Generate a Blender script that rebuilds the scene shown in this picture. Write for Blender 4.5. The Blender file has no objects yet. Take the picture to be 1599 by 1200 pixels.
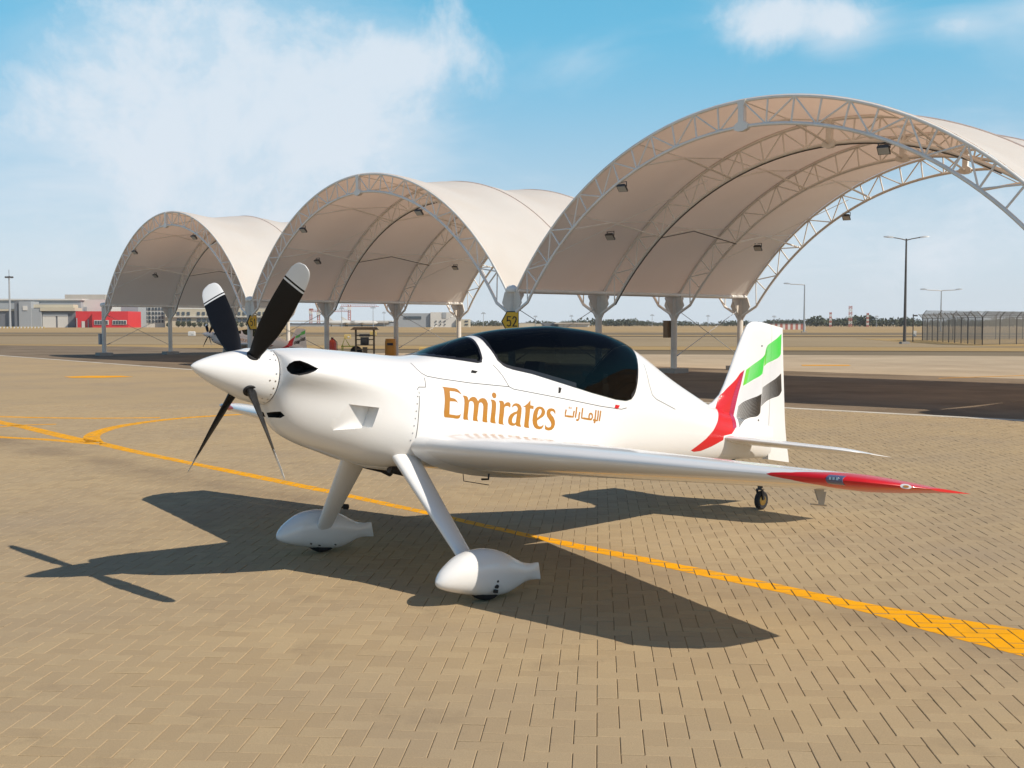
import bpy, bmesh, math, random
import numpy as np
from mathutils import Vector, Matrix
from mathutils.bvhtree import BVHTree

# ------------------------------------------------------------------ scene, camera, sky, sun
scene = bpy.context.scene
col = scene.collection
R = math.radians
random.seed(7)
rng = np.random.default_rng(11)

cam = bpy.data.cameras.new('camera')
cam.sensor_width = 36.0
cam.lens = 1750.0 / 1599.0 * 36.0
cam.clip_end = 20000.0
cam.clip_start = 0.05
cam_ob = bpy.data.objects.new('camera', cam)
cam_ob.location = (0, 0, 1.85)
cam_ob.rotation_euler = (math.pi / 2 - math.atan(93.0 / 1750.0), 0, 0)
col.objects.link(cam_ob)
scene.camera = cam_ob

SUN_EL = R(41.86)
SUN_DIR = Vector((0.8535 * math.cos(SUN_EL), -0.5212 * math.cos(SUN_EL), math.sin(SUN_EL)))   # towards the sun
sun = bpy.data.lights.new('sun', 'SUN')
sun.energy = 4.8
sun.angle = R(0.5)
sun.color = (1.0, 0.90, 0.76)
sun_ob = bpy.data.objects.new('sun', sun)
sun_ob.rotation_euler = SUN_DIR.to_track_quat('Z', 'Y').to_euler()
sun_ob.location = (20, -12, 30)
col.objects.link(sun_ob)

world = bpy.data.worlds.new('World')
scene.world = world
world.use_nodes = True
wn = world.node_tree.nodes
wl = world.node_tree.links
wn.clear()


def build_world():
    def N(t, **kw):
        n = wn.new(t)
        for k, v in kw.items():
            setattr(n, k, v)
        return n

    def math_(op, a, b=None, c=None, clamp=False):
        n = N('ShaderNodeMath', operation=op, use_clamp=clamp)
        for i, v in enumerate((a, b, c)):
            if v is None:
                continue
            if isinstance(v, (int, float)):
                n.inputs[i].default_value = v
            else:
                wl.new(v, n.inputs[i])
        return n.outputs[0]
    out = N('ShaderNodeOutputWorld')
    bg = N('ShaderNodeBackground')
    bg.inputs['Strength'].default_value = 0.095
    sky = N('ShaderNodeTexSky', sky_type='NISHITA')
    sky.sun_disc = False
    sky.sun_elevation = SUN_EL
    sky.sun_rotation = math.atan2(SUN_DIR.x, SUN_DIR.y)
    sky.air_density = 1.0
    sky.dust_density = 0.35
    sky.ozone_density = 2.0
    tc = N('ShaderNodeTexCoord')
    sep = N('ShaderNodeSeparateXYZ')
    wl.new(tc.outputs['Generated'], sep.inputs[0])
    x, y, z = sep.outputs
    # azimuth and elevation in degrees: azimuth 0 = +Y, positive towards +X
    az = math_('MULTIPLY', math_('ARCTAN2', x, y), 57.2958)
    el = math_('MULTIPLY', math_('ARCSINE', z), 57.2958)
    # a cloud sheet 3 km up, seen in true perspective
    zz = math_('ADD', math_('MAXIMUM', z, 0.0), 0.10)
    comb = N('ShaderNodeCombineXYZ')
    wl.new(math_('DIVIDE', x, zz), comb.inputs[0])
    wl.new(math_('DIVIDE', y, zz), comb.inputs[1])
    mapn = N('ShaderNodeMapping')
    mapn.inputs['Scale'].default_value = (1.0, 0.8, 1.0)
    mapn.inputs['Location'].default_value = (3.1, 1.7, 0.0)
    wl.new(comb.outputs[0], mapn.inputs[0])

    def noise(scale, detail, rough, vec, dist=0.0):
        n = N('ShaderNodeTexNoise')
        n.inputs['Scale'].default_value = scale
        n.inputs['Detail'].default_value = detail
        n.inputs['Roughness'].default_value = rough
        n.inputs['Distortion'].default_value = dist
        wl.new(vec, n.inputs['Vector'])
        return n.outputs['Fac']
    big = noise(0.55, 3.0, 0.5, mapn.outputs[0])
    puff = noise(7.5, 9.0, 0.62, tc.outputs['Generated'], 0.35)
    wisp = noise(1.7, 8.0, 0.6, mapn.outputs[0], 0.6)

    def blob(a0, e0, ra, re, k=1.0):
        da = math_('DIVIDE', math_('SUBTRACT', az, a0), ra)
        de = math_('DIVIDE', math_('SUBTRACT', el, e0), re)
        d2 = math_('ADD', math_('MULTIPLY', da, da), math_('MULTIPLY', de, de))
        return math_('MULTIPLY', math_('POWER', 2.71828, math_('MULTIPLY', d2, -1.0)), k)
    # cloud banks (azimuth, elevation, radii in degrees)
    banks = [(-14, 7.5, 9, 3.5, .26), (-21, 12.5, 6, 5, .18), (-12.5, 13.0, 7.6, 4.8, .60), (-6.6, 9.0, 4.2, 2.6, .42), (-18, 8.5, 8, 4.5, .34), (-5.4, 13.2, 2.8, 1.6, .34),
             (13.2, 14.8, 3.6, 1.4, .58), (16.0, 14.0, 2.2, 1.3, .42), (21.5, 13.8, 1.6, 0.8, .36), (25, 14.2, 2.2, 2.4, .36),
             (2.5, 12.8, 5, 1.2, .18), (17, 4.5, 16, 2.6, .24), (-2, 3.5, 26, 3.0, .24), (23, 8.5, 6, 2.0, .24)]
    s = None
    for b in banks:
        v = blob(*b)
        s = v if s is None else math_('ADD', s, v)
    fine = noise(26.0, 8.0, 0.65, tc.outputs['Generated'], 0.2)
    dens = math_('ADD', s, math_('MULTIPLY', math_('SUBTRACT', puff, 0.5), 1.55))
    dens = math_('ADD', dens, math_('MULTIPLY', math_('SUBTRACT', fine, 0.5), 0.42))
    dens = math_('ADD', dens, math_('MULTIPLY', math_('SUBTRACT', big, 0.5), 0.20))

    def smooth(v, a_, b_):
        r_ = N('ShaderNodeMapRange', interpolation_type='SMOOTHSTEP')
        r_.inputs['From Min'].default_value = a_
        r_.inputs['From Max'].default_value = b_
        wl.new(v, r_.inputs['Value'])
        return r_.outputs[0]
    crisp = math_('MULTIPLY', smooth(dens, 0.17, 0.74), 0.86)
    thin = math_('ADD', s, math_('MULTIPLY', math_('SUBTRACT', wisp, 0.5), 0.9))
    soft = math_('MULTIPLY', smooth(thin, 0.05, 0.75), 0.62)
    cloud = math_('MAXIMUM', crisp, soft)
    # thin milky veil that thickens to the horizon
    def inv_smooth(v, a_, b_):
        return math_('SUBTRACT', 1.0, smooth(v, a_, b_))
    veil = math_('ADD', math_('MULTIPLY', inv_smooth(el, 13.0, 34.0), 0.72), math_('MULTIPLY', inv_smooth(el, 0.0, 8.0), 0.16))
    veilcol = N('ShaderNodeMix', data_type='RGBA')
    wl.new(smooth(el, 0.5, 16.0), veilcol.inputs[0])
    veilcol.inputs[6].default_value = (7.3, 8.3, 9.3, 1)
    veilcol.inputs[7].default_value = (1.5, 6.3, 9.2, 1)
    tint = N('ShaderNodeMix', data_type='RGBA', blend_type='MULTIPLY')
    wl.new(smooth(el, -1.0, 13.0), tint.inputs[0])
    wl.new(sky.outputs[0], tint.inputs[6])
    tint.inputs[7].default_value = (0.96, 0.93, 1.0, 1)
    mix0 = N('ShaderNodeMix', data_type='RGBA')
    wl.new(veil, mix0.inputs[0])
    wl.new(tint.outputs[2], mix0.inputs[6])
    wl.new(veilcol.outputs[2], mix0.inputs[7])
    mix1 = N('ShaderNodeMix', data_type='RGBA')
    wl.new(cloud, mix1.inputs[0])
    wl.new(mix0.outputs[2], mix1.inputs[6])
    mix1.inputs[7].default_value = (8.2, 8.85, 9.6, 1)
    wl.new(mix1.outputs[2], bg.inputs['Color'])
    wl.new(bg.outputs[0], out.inputs['Surface'])


build_world()
scene.view_settings.view_transform = 'Standard'
scene.view_settings.look = 'None'
scene.view_settings.exposure = 0.0
scene.view_settings.gamma = 1.0
scene.view_settings.use_curve_mapping = False

# ------------------------------------------------------------------ helpers


def tag(o, label=None, cat=None, group=None, kind=None):
    if label:
        o['label'] = label
    if cat:
        o['category'] = cat
    if group:
        o['group'] = group
    if kind:
        o['kind'] = kind
    return o


def empty(name, loc=(0, 0, 0), rz=0.0):
    o = bpy.data.objects.new(name, None)
    o.empty_display_size = 0.2
    o.location = loc
    o.rotation_euler = (0, 0, rz)
    col.objects.link(o)
    return o


def link_mesh(name, me, mat=None, parent=None, smooth=None):
    o = bpy.data.objects.new(name, me)
    col.objects.link(o)
    if mat is not None:
        for m in (mat if isinstance(mat, (list, tuple)) else [mat]):
            me.materials.append(m)
    if parent is not None:
        o.parent = parent
    if smooth is not None:
        me.polygons.foreach_set('use_smooth', [True] * len(me.polygons))
        me.set_sharp_from_angle(angle=R(smooth))
    return o


def copy_tree(o, parent=None):
    c = o.copy()
    col.objects.link(c)
    c.parent = parent
    for ch in list(o.children):
        copy_tree(ch, c)
    return c


class MB:
    """collects simple solids; build() links them as ONE mesh object"""

    def __init__(self):
        self.v, self.f, self.m = [], [], []

    def add(self, verts, faces, mi=0):
        b = len(self.v)
        self.v += [tuple(map(float, q)) for q in verts]
        for f in faces:
            self.f.append(tuple(b + i for i in f))
            self.m.append(mi)
        return self

    def box(self, c, s, rot=None, mi=0):
        x, y, z = s[0] / 2, s[1] / 2, s[2] / 2
        vs = [Vector((sx * x, sy * y, sz * z)) for sx in (-1, 1) for sy in (-1, 1) for sz in (-1, 1)]
        if rot is not None:
            vs = [rot @ q for q in vs]
        c = Vector(c)
        return self.add([q + c for q in vs], [(0, 1, 3, 2), (4, 6, 7, 5), (0, 4, 5, 1), (2, 3, 7, 6), (0, 2, 6, 4), (1, 5, 7, 3)], mi)

    def bar(self, p, q, w=0.05, h=None, up=(0, 0, 1), mi=0):
        p, q = Vector(p), Vector(q)
        h = w if h is None else h
        d = (q - p).normalized()
        u = Vector(up)
        if abs(d.dot(u)) > 0.98:
            u = Vector((1, 0, 0))
        s = d.cross(u).normalized()
        t = s.cross(d)
        vs = []
        for e in (p, q):
            for a, b in ((-1, -1), (1, -1), (1, 1), (-1, 1)):
                vs.append(e + s * (a * w / 2) + t * (b * h / 2))
        return self.add(vs, [(0, 3, 2, 1), (4, 5, 6, 7), (0, 1, 5, 4), (1, 2, 6, 5), (2, 3, 7, 6), (3, 0, 4, 7)], mi)

    def tube(self, pts, r, n=8, cap=True, mi=0):
        pts = [Vector(p) for p in pts]
        rs = r if isinstance(r, (list, tuple)) else [r] * len(pts)
        vs, fs = [], []
        prev = None
        for i, p in enumerate(pts):
            a = pts[max(i - 1, 0)]
            b = pts[min(i + 1, len(pts) - 1)]
            d = (b - a).normalized()
            if prev is None:
                u = Vector((0, 0, 1)) if abs(d.z) < 0.9 else Vector((1, 0, 0))
            else:
                u = prev
            s = d.cross(u).normalized()
            t = s.cross(d).normalized()
            prev = t
            for k in range(n):
                an = 2 * math.pi * k / n
                vs.append(p + (s * math.cos(an) + t * math.sin(an)) * rs[i])
        for i in range(len(pts) - 1):
            for k in range(n):
                k2 = (k + 1) % n
                fs.append((i * n + k, i * n + k2, (i + 1) * n + k2, (i + 1) * n + k))
        if cap:
            fs.append(tuple(reversed(range(n))))
            fs.append(tuple((len(pts) - 1) * n + k for k in range(n)))
        return self.add(vs, fs, mi)

    def lathe(self, prof, axis=(0, 0, 1), org=(0, 0, 0), n=24, mi=0):
        """prof: (along, radius)"""
        ax = Vector(axis).normalized()
        u = Vector((0, 0, 1)) if abs(ax.z) < 0.9 else Vector((1, 0, 0))
        s = ax.cross(u).normalized()
        t = s.cross(ax)
        vs, fs = [], []
        o = Vector(org)
        for a, r in prof:
            for k in range(n):
                an = 2 * math.pi * k / n
                vs.append(o + ax * a + (s * math.cos(an) + t * math.sin(an)) * max(r, 1e-4))
        for i in range(len(prof) - 1):
            for k in range(n):
                k2 = (k + 1) % n
                fs.append((i * n + k, i * n + k2, (i + 1) * n + k2, (i + 1) * n + k))
        fs.append(tuple(reversed(range(n))))
        fs.append(tuple((len(prof) - 1) * n + k for k in range(n)))
        return self.add(vs, fs, mi)

    def loft(self, secs, cap=True, mi=0):
        n = len(secs[0])
        vs = [p for s in secs for p in s]
        fs = []
        for i in range(len(secs) - 1):
            for k in range(n):
                k2 = (k + 1) % n
                fs.append((i * n + k, i * n + k2, (i + 1) * n + k2, (i + 1) * n + k))
        if cap:
            fs.append(tuple(reversed(range(n))))
            fs.append(tuple((len(secs) - 1) * n + k for k in range(n)))
        return self.add(vs, fs, mi)

    def prism(self, poly, a, b, mi=0):
        """poly: 3D points of one face; extruded from offset a to offset b (vectors)"""
        n = len(poly)
        A = [Vector(p) + Vector(a) for p in poly]
        B = [Vector(p) + Vector(b) for p in poly]
        fs = [tuple(range(n)), tuple(reversed(range(n, 2 * n)))]
        for k in range(n):
            k2 = (k + 1) % n
            fs.append((k2, k, n + k, n + k2))
        return self.add(A + B, fs, mi)

    def mesh(self, name):
        me = bpy.data.meshes.new(name)
        me.from_pydata(self.v, [], self.f)
        me.polygons.foreach_set('material_index', self.m)
        me.update()
        bm = bmesh.new()
        bm.from_mesh(me)
        bmesh.ops.recalc_face_normals(bm, faces=bm.faces)
        bm.to_mesh(me)
        bm.free()
        return me

    def build(self, name, mat, parent=None, smooth=None):
        return link_mesh(name, self.mesh(name), mat, parent, smooth)


def boolean_cut(ob, cutter):
    m = ob.modifiers.new('cut', 'BOOLEAN')
    m.operation = 'DIFFERENCE'
    m.object = cutter
    m.solver = 'EXACT'
    m.material_mode = 'TRANSFER'
    dg = bpy.context.evaluated_depsgraph_get()
    me = bpy.data.meshes.new_from_object(ob.evaluated_get(dg))
    ob.modifiers.clear()
    old = ob.data
    ob.data = me
    bpy.data.meshes.remove(old)
    cm = cutter.data
    bpy.data.objects.remove(cutter)
    bpy.data.meshes.remove(cm)


def pchip(xs, ys):
    xs = np.array(xs, float)
    ys = np.array(ys, float)
    o = np.argsort(xs)
    xs, ys = xs[o], ys[o]
    h = np.diff(xs)
    d = np.diff(ys) / h
    m = np.zeros(len(xs))
    for i in range(1, len(xs) - 1):
        if d[i - 1] * d[i] > 0:
            w1 = 2 * h[i] + h[i - 1]
            w2 = h[i] + 2 * h[i - 1]
            m[i] = (w1 + w2) / (w1 / d[i - 1] + w2 / d[i])
    m[0], m[-1] = d[0], d[-1]

    def f(x):
        x = min(max(x, xs[0]), xs[-1])
        i = min(max(int(np.searchsorted(xs, x)) - 1, 0), len(h) - 1)
        t = (x - xs[i]) / h[i]
        return float((2 * t ** 3 - 3 * t ** 2 + 1) * ys[i] + (t ** 3 - 2 * t ** 2 + t) * h[i] * m[i] + (-2 * t ** 3 + 3 * t ** 2) * ys[i + 1] + (t ** 3 - t ** 2) * h[i] * m[i + 1])
    return f


# ------------------------------------------------------------------ materials
MATS = {}


def mat(name, color=(.5, .5, .5), rough=0.5, metal=0.0, var=0.0, vscale=3.0, bump=0.0, bscale=40.0, coat=0.0, spec=0.5, dirt=None, dscale=1.0, damt=0.0):
    """principled surface with slow colour drift (var), fine relief (bump) and patchy dirt"""
    m = bpy.data.materials.new(name)
    m.use_nodes = True
    nt = m.node_tree
    N, L = nt.nodes, nt.links
    b = N['Principled BSDF']
    b.inputs['Base Color'].default_value = (*color, 1)
    b.inputs['Roughness'].default_value = rough
    b.inputs['Metallic'].default_value = metal
    b.inputs['Specular IOR Level'].default_value = spec
    b.inputs['Coat Weight'].default_value = coat
    b.inputs['Coat Roughness'].default_value = 0.04
    geo = N.new('ShaderNodeNewGeometry')
    colsock = None
    if var > 0:
        n = N.new('ShaderNodeTexNoise')
        n.inputs['Scale'].default_value = vscale
        n.inputs['Detail'].default_value = 6
        n.inputs['Roughness'].default_value = 0.6
        L.new(geo.outputs['Position'], n.inputs['Vector'])
        mr = N.new('ShaderNodeMapRange')
        mr.inputs['From Min'].default_value = 0.25
        mr.inputs['From Max'].default_value = 0.75
        mr.inputs['To Min'].default_value = 1 - var
        mr.inputs['To Max'].default_value = 1 + var
        L.new(n.outputs['Fac'], mr.inputs['Value'])
        mx = N.new('ShaderNodeMix')
        mx.data_type = 'RGBA'
        mx.blend_type = 'MULTIPLY'
        mx.inputs[0].default_value = 1
        mx.inputs[6].default_value = (*color, 1)
        L.new(mr.outputs[0], mx.inputs[7])
        colsock = mx.outputs[2]
    if dirt is not None:
        n = N.new('ShaderNodeTexNoise')
        n.inputs['Scale'].default_value = dscale
        n.inputs['Detail'].default_value = 8
        n.inputs['Roughness'].default_value = 0.65
        L.new(geo.outputs['Position'], n.inputs['Vector'])
        mr = N.new('ShaderNodeMapRange')
        mr.inputs['From Min'].default_value = 0.45
        mr.inputs['From Max'].default_value = 0.72
        mr.inputs['To Max'].default_value = damt
        L.new(n.outputs['Fac'], mr.inputs['Value'])
        mx = N.new('ShaderNodeMix')
        mx.data_type = 'RGBA'
        L.new(mr.outputs[0], mx.inputs[0])
        if colsock:
            L.new(colsock, mx.inputs[6])
        else:
            mx.inputs[6].default_value = (*color, 1)
        mx.inputs[7].default_value = (*dirt, 1)
        colsock = mx.outputs[2]
    if colsock:
        L.new(colsock, b.inputs['Base Color'])
    if bump > 0:
        n = N.new('ShaderNodeTexNoise')
        n.inputs['Scale'].default_value = bscale
        n.inputs['Detail'].default_value = 5
        L.new(geo.outputs['Position'], n.inputs['Vector'])
        bp = N.new('ShaderNodeBump')
        bp.inputs['Strength'].default_value = bump
        bp.inputs['Distance'].default_value = 0.01
        L.new(n.outputs['Fac'], bp.inputs['Height'])
        L.new(bp.outputs[0], b.inputs['Normal'])
    MATS[name] = m
    return m


mat('white_paint', (.775, .772, .765), .24, coat=.5, var=.015, vscale=1.5)
mat('panel_line', (.10, .10, .10), .6, var=.1)
mat('black_rubber', (.018, .018, .02), .75, var=.15, vscale=20, bump=.2, bscale=120)
mat('black_gloss', (.012, .012, .013), .28, coat=.2, var=.1, vscale=10)
mat('blade_black', (.007, .0075, .009), .42, spec=.25, var=.12, vscale=8, bump=.03, bscale=200)
mat('blade_white', (.78, .79, .79), .35, var=.03, vscale=9)
mat('dark_cavity', (.02, .02, .022), .8, var=.2, vscale=12)
mat('cockpit_dark', (.022, .023, .025), .7, var=.2, vscale=8, bump=.1)
mat('seat_fabric', (.03, .03, .034), .9, var=.2, vscale=20, bump=.3, bscale=200)
mat('gold_print', (.42, .18, .02), .32, coat=.4, var=.04, vscale=6)
mat('red_paint', (.60, .012, .016), .3, coat=.12, var=.03, vscale=3)
mat('green_print', (.05, .60, .06), .28, coat=.5, var=.04)
mat('lime_print', (.42, .68, .03), .28, coat=.5, var=.04)
mat('black_print', (.035, .03, .026), .28, coat=.5, var=.05)
mat('grey_print', (.70, .71, .73), .28, coat=.5, var=.02)
mat('light_red_print', (.72, .07, .07), .24, coat=.5, var=.03)
mat('nav_lens', (.10, .11, .20), .12, spec=.8, var=.1, vscale=30)
mat('crimson_print', (.42, .015, .07), .24, coat=.5, var=.03)
mat('steel', (.45, .45, .46), .32, metal=1.0, var=.06, vscale=20)
mat('brass', (.45, .33, .12), .35, metal=1.0, var=.1, vscale=20)
mat('dark_metal', (.05, .05, .055), .45, metal=.6, var=.2, vscale=8)
mat('white_steel', (.82, .80, .76), .42, var=.04, vscale=2, dirt=(.42, .36, .28), dscale=1.2, damt=.25)
mat('column_paint', (.66, .62, .56), .5, var=.05, vscale=2, dirt=(.36, .30, .23), dscale=1.5, damt=.35)
mat('footing_concrete', (.33, .31, .28), .9, var=.12, vscale=3, bump=.4, bscale=30)
mat('lamp_housing', (.06, .06, .06), .5, var=.15)
mat('lamp_glass', (.5, .5, .48), .15, spec=.8, var=.05)
mat('sign_yellow', (.78, .47, .02), .4, var=.03)
mat('sign_black', (.02, .02, .02), .5, var=.1)
mat('line_yellow', (.86, .385, .002), spec=.08, rough=.65, var=.07, vscale=5, bump=.3, bscale=90, dirt=(.50, .27, .04), dscale=2.2, damt=.35)
mat('line_white', (.60, .56, .48), spec=.08, rough=.7, var=.15, vscale=2, dirt=(.34, .30, .24), dscale=1.0, damt=.8)
mat('sand', (.40, .28, .14), spec=.08, rough=.95, var=.14, vscale=.05, dirt=(.30, .23, .14), dscale=.02, damt=.7)
mat('sand_orange', (.40, .27, .12), spec=.08, rough=.95, var=.12, vscale=.2, dirt=(.30, .25, .13), dscale=.4, damt=.7, bump=.4, bscale=3)
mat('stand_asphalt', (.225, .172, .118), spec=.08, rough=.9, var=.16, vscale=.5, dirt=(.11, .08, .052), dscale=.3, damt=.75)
mat('apron_concrete', (.47, .372, .255), spec=.08, rough=.9, var=.14, vscale=.3, dirt=(.33, .25, .165), dscale=.14, damt=.7)
mat('asphalt_far', (.20, .158, .102), spec=.08, rough=.9, var=.14, vscale=.05, dirt=(.27, .21, .135), dscale=.03, damt=.7)
mat('asphalt_dark', (.14, .105, .065), spec=.08, rough=.9, var=.15, vscale=.1)
mat('taxiway', (.34, .262, .16), spec=.08, rough=.9, var=.10, vscale=.03, dirt=(.25, .185, .11), dscale=.02, damt=.7)
mat('bedding_sand', (.27, .19, .105), spec=.08, rough=.95, var=.25, vscale=12, bump=.5, bscale=150)
mat('hangar_grey', (.33, .35, .37), .6, var=.04, vscale=.1)
mat('hangar_dark', (.16, .17, .19), .6, var=.06, vscale=.1)
mat('wall_white', (.60, .585, .55), .7, var=.05, vscale=.1)
mat('wall_cream', (.52, .47, .36), .7, var=.05, vscale=.1)
mat('wall_red', (.62, .03, .035), .5, var=.04, vscale=.1)
mat('roof_tan', (.42, .38, .33), .8, var=.08, vscale=.1)
mat('window_glass', (.05, .07, .09), .12, spec=.8, var=.2, vscale=.2)
mat('crane_red', (.40, .15, .12), .6, var=.05)
mat('galvanised', (.40, .41, .42), .45, metal=.5, var=.08)
mat('dark_pole', (.10, .09, .085), .5, metal=.3, var=.1)
mat('bark', (.12, .08, .05), .9, var=.2)
mat('orange_plastic', (.62, .25, .02), .5, var=.06, vscale=5)
mat('extinguisher_red', (.50, .06, .03), .4, var=.06, vscale=5)
mat('cart_green', (.45, .50, .03), .5, var=.08, vscale=5)
mat('wood_brown', (.22, .16, .10), .8, var=.15, vscale=6, bump=.3)
mat('yellow_box', (.46, .33, .11), .6, var=.08)


def leaf_material():
    m = mat('foliage', (.075, .085, .045), .8, var=.45, vscale=.4)
    return m


leaf_material()


def glass_material():
    m = bpy.data.materials.new('tinted_glass')
    m.use_nodes = True
    N, L = m.node_tree.nodes, m.node_tree.links
    N.clear()
    out = N.new('ShaderNodeOutputMaterial')
    tr = N.new('ShaderNodeBsdfTransparent')
    tr.inputs[0].default_value = (.20, .24, .235, 1)
    gl = N.new('ShaderNodeBsdfGlossy')
    gl.inputs['Roughness'].default_value = 0.015
    gl.inputs['Color'].default_value = (.60, .62, .58, 1)
    fr = N.new('ShaderNodeFresnel')
    fr.inputs['IOR'].default_value = 1.33
    mx = N.new('ShaderNodeMixShader')
    L.new(fr.outputs[0], mx.inputs[0])
    L.new(tr.outputs[0], mx.inputs[1])
    L.new(gl.outputs[0], mx.inputs[2])
    L.new(mx.outputs[0], out.inputs[0])
    MATS['tinted_glass'] = m
    c = bpy.data.materials.new('clear_lens')
    c.use_nodes = True
    N, L = c.node_tree.nodes, c.node_tree.links
    N.clear()
    out = N.new('ShaderNodeOutputMaterial')
    tr = N.new('ShaderNodeBsdfTransparent')
    tr.inputs[0].default_value = (.85, .88, .9, 1)
    gl = N.new('ShaderNodeBsdfGlossy')
    gl.inputs['Roughness'].default_value = 0.03
    fr = N.new('ShaderNodeFresnel')
    fr.inputs['IOR'].default_value = 1.5
    mx = N.new('ShaderNodeMixShader')
    L.new(fr.outputs[0], mx.inputs[0])
    L.new(tr.outputs[0], mx.inputs[1])
    L.new(gl.outputs[0], mx.inputs[2])
    L.new(mx.outputs[0], out.inputs[0])
    MATS['clear_lens'] = c


glass_material()


def membrane_material():
    m = mat('membrane', (.87, .855, .81), .75, var=.03, vscale=.8, dirt=(.80, .73, .63), dscale=.5, damt=.35)
    N, L = m.node_tree.nodes, m.node_tree.links
    b = N['Principled BSDF']
    out = N['Material Output']
    tl = N.new('ShaderNodeBsdfTranslucent')
    tl.inputs[0].default_value = (.74, .50, .36, 1)
    mx = N.new('ShaderNodeMixShader')
    mx.inputs[0].default_value = 0.40
    L.new(b.outputs[0], mx.inputs[1])
    L.new(tl.outputs[0], mx.inputs[2])
    L.new(mx.outputs[0], out.inputs[0])


membrane_material()


def fence_mesh_material():
    m = mat('chain_link', (.19, .18, .165), .5, metal=.4, var=.1)
    N, L = m.node_tree.nodes, m.node_tree.links
    b = N['Principled BSDF']
    out = N['Material Output']
    geo = N.new('ShaderNodeNewGeometry')
    sep = N.new('ShaderNodeSeparateXYZ')
    L.new(geo.outputs['Position'], sep.inputs[0])

    def M(op, a, bb):
        n = N.new('ShaderNodeMath')
        n.operation = op
        for i, v in enumerate((a, bb)):
            if isinstance(v, (int, float)):
                n.inputs[i].default_value = v
            else:
                L.new(v, n.inputs[i])
        return n.outputs[0]
    h = M('ADD', M('MULTIPLY', sep.outputs[0], 0.9), M('MULTIPLY', sep.outputs[1], 0.9))
    a = M('ADD', h, sep.outputs[2])
    c = M('SUBTRACT', h, sep.outputs[2])
    la = M('LESS_THAN', M('FRACT', M('MULTIPLY', a, 12.0), 0), 0.26)
    lc = M('LESS_THAN', M('FRACT', M('MULTIPLY', c, 12.0), 0), 0.26)
    wire = M('MAXIMUM', la, lc)
    tr = N.new('ShaderNodeBsdfTransparent')
    mx = N.new('ShaderNodeMixShader')
    L.new(wire, mx.inputs[0])
    L.new(tr.outputs[0], mx.inputs[1])
    L.new(b.outputs[0], mx.inputs[2])
    L.new(mx.outputs[0], out.inputs[0])


fence_mesh_material()


def paver_material(name, joints):
    """sandy concrete block; 'tint' differs block by block; slow stains in world space.
    joints=True: for the far sheet whose joints are too small to pick apart"""
    m = bpy.data.materials.new(name)
    m.use_nodes = True
    N, L = m.node_tree.nodes, m.node_tree.links
    b = N['Principled BSDF']
    b.inputs['Roughness'].default_value = 0.88
    b.inputs['Specular IOR Level'].default_value = 0.08
    geo = N.new('ShaderNodeNewGeometry')

    def noise(scale, detail, rough=.6, vec=None):
        n = N.new('ShaderNodeTexNoise')
        n.inputs['Scale'].default_value = scale
        n.inputs['Detail'].default_value = detail
        n.inputs['Roughness'].default_value = rough
        L.new(vec or geo.outputs['Position'], n.inputs['Vector'])
        return n.outputs['Fac']

    def mr(v, a, bb, c, d):
        n = N.new('ShaderNodeMapRange')
        for i, q in enumerate((a, bb, c, d)):
            n.inputs[i + 1].default_value = q
        L.new(v, n.inputs[0])
        return n.outputs[0]

    def mix(f, a, bb, mode='MIX'):
        n = N.new('ShaderNodeMix')
        n.data_type = 'RGBA'
        n.blend_type = mode
        for i, q in ((0, f), (6, a), (7, bb)):
            if isinstance(q, (int, float)):
                n.inputs[i].default_value = q
            elif isinstance(q, tuple):
                n.inputs[i].default_value = (*q, 1)
            else:
                L.new(q, n.inputs[i])
        return n.outputs[2]
    base = (.405, .322, .222)
    if joints:
        tint = noise(5.0, 2.0)
    else:
        at = N.new('ShaderNodeAttribute')
        at.attribute_name = 'tint'
        tint = at.outputs['Fac']
    c = mix(tint, (.378, .282, .168), (.434, .330, .196))
    c = mix(mr(noise(.35, 6.0), .42, .68, 0, .65), c, (.318, .252, .178))          # greyed, trafficked areas
    c = mix(mr(noise(1.3, 7.0, .7), .56, .76, 0, .5), c, (.19, .145, .10))      # spots and spills
    c = mix(mr(noise(.16, 3.0), .45, .7, 0, .45), c, (.450, .335, .190))              # sun-bleached
    # tyre-darkened track along the near side of the taxi line
    sx = N.new('ShaderNodeSeparateXYZ')
    L.new(geo.outputs['Position'], sx.inputs[0])

    def mt(op, a, bb):
        n = N.new('ShaderNodeMath')
        n.operation = op
        for i, q in enumerate((a, bb)):
            if isinstance(q, (int, float)):
                n.inputs[i].default_value = q
            else:
                L.new(q, n.inputs[i])
        return n.outputs[0]
    dl = mt('ADD', mt('MULTIPLY', sx.outputs[0], .717), mt('MULTIPLY', sx.outputs[1], .697))
    dl = mt('DIVIDE', mt('SUBTRACT', dl, 6.52), .42)
    tr_ = mt('POWER', 2.71828, mt('MULTIPLY', mt('MULTIPLY', dl, dl), -1.0))
    tr_ = mt('MULTIPLY', tr_, mr(noise(.8, 5.0), .3, .65, 0, .62))
    c = mix(tr_, c, (.20, .15, .105))
    grain = noise(160.0 if not joints else 30.0, 3.0)
    c = mix(1.0, c, mr(grain, .25, .75, .84, 1.16), 'MULTIPLY')
    L.new(c, b.inputs['Base Color'])
    bp = N.new('ShaderNodeBump')
    bp.inputs['Strength'].default_value = .35
    bp.inputs['Distance'].default_value = .004
    L.new(noise(260.0, 3.0), bp.inputs['Height'])
    L.new(bp.outputs[0], b.inputs['Normal'])
    MATS[name] = m


paver_material('paver', False)
paver_material('paver_far', True)

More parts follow.
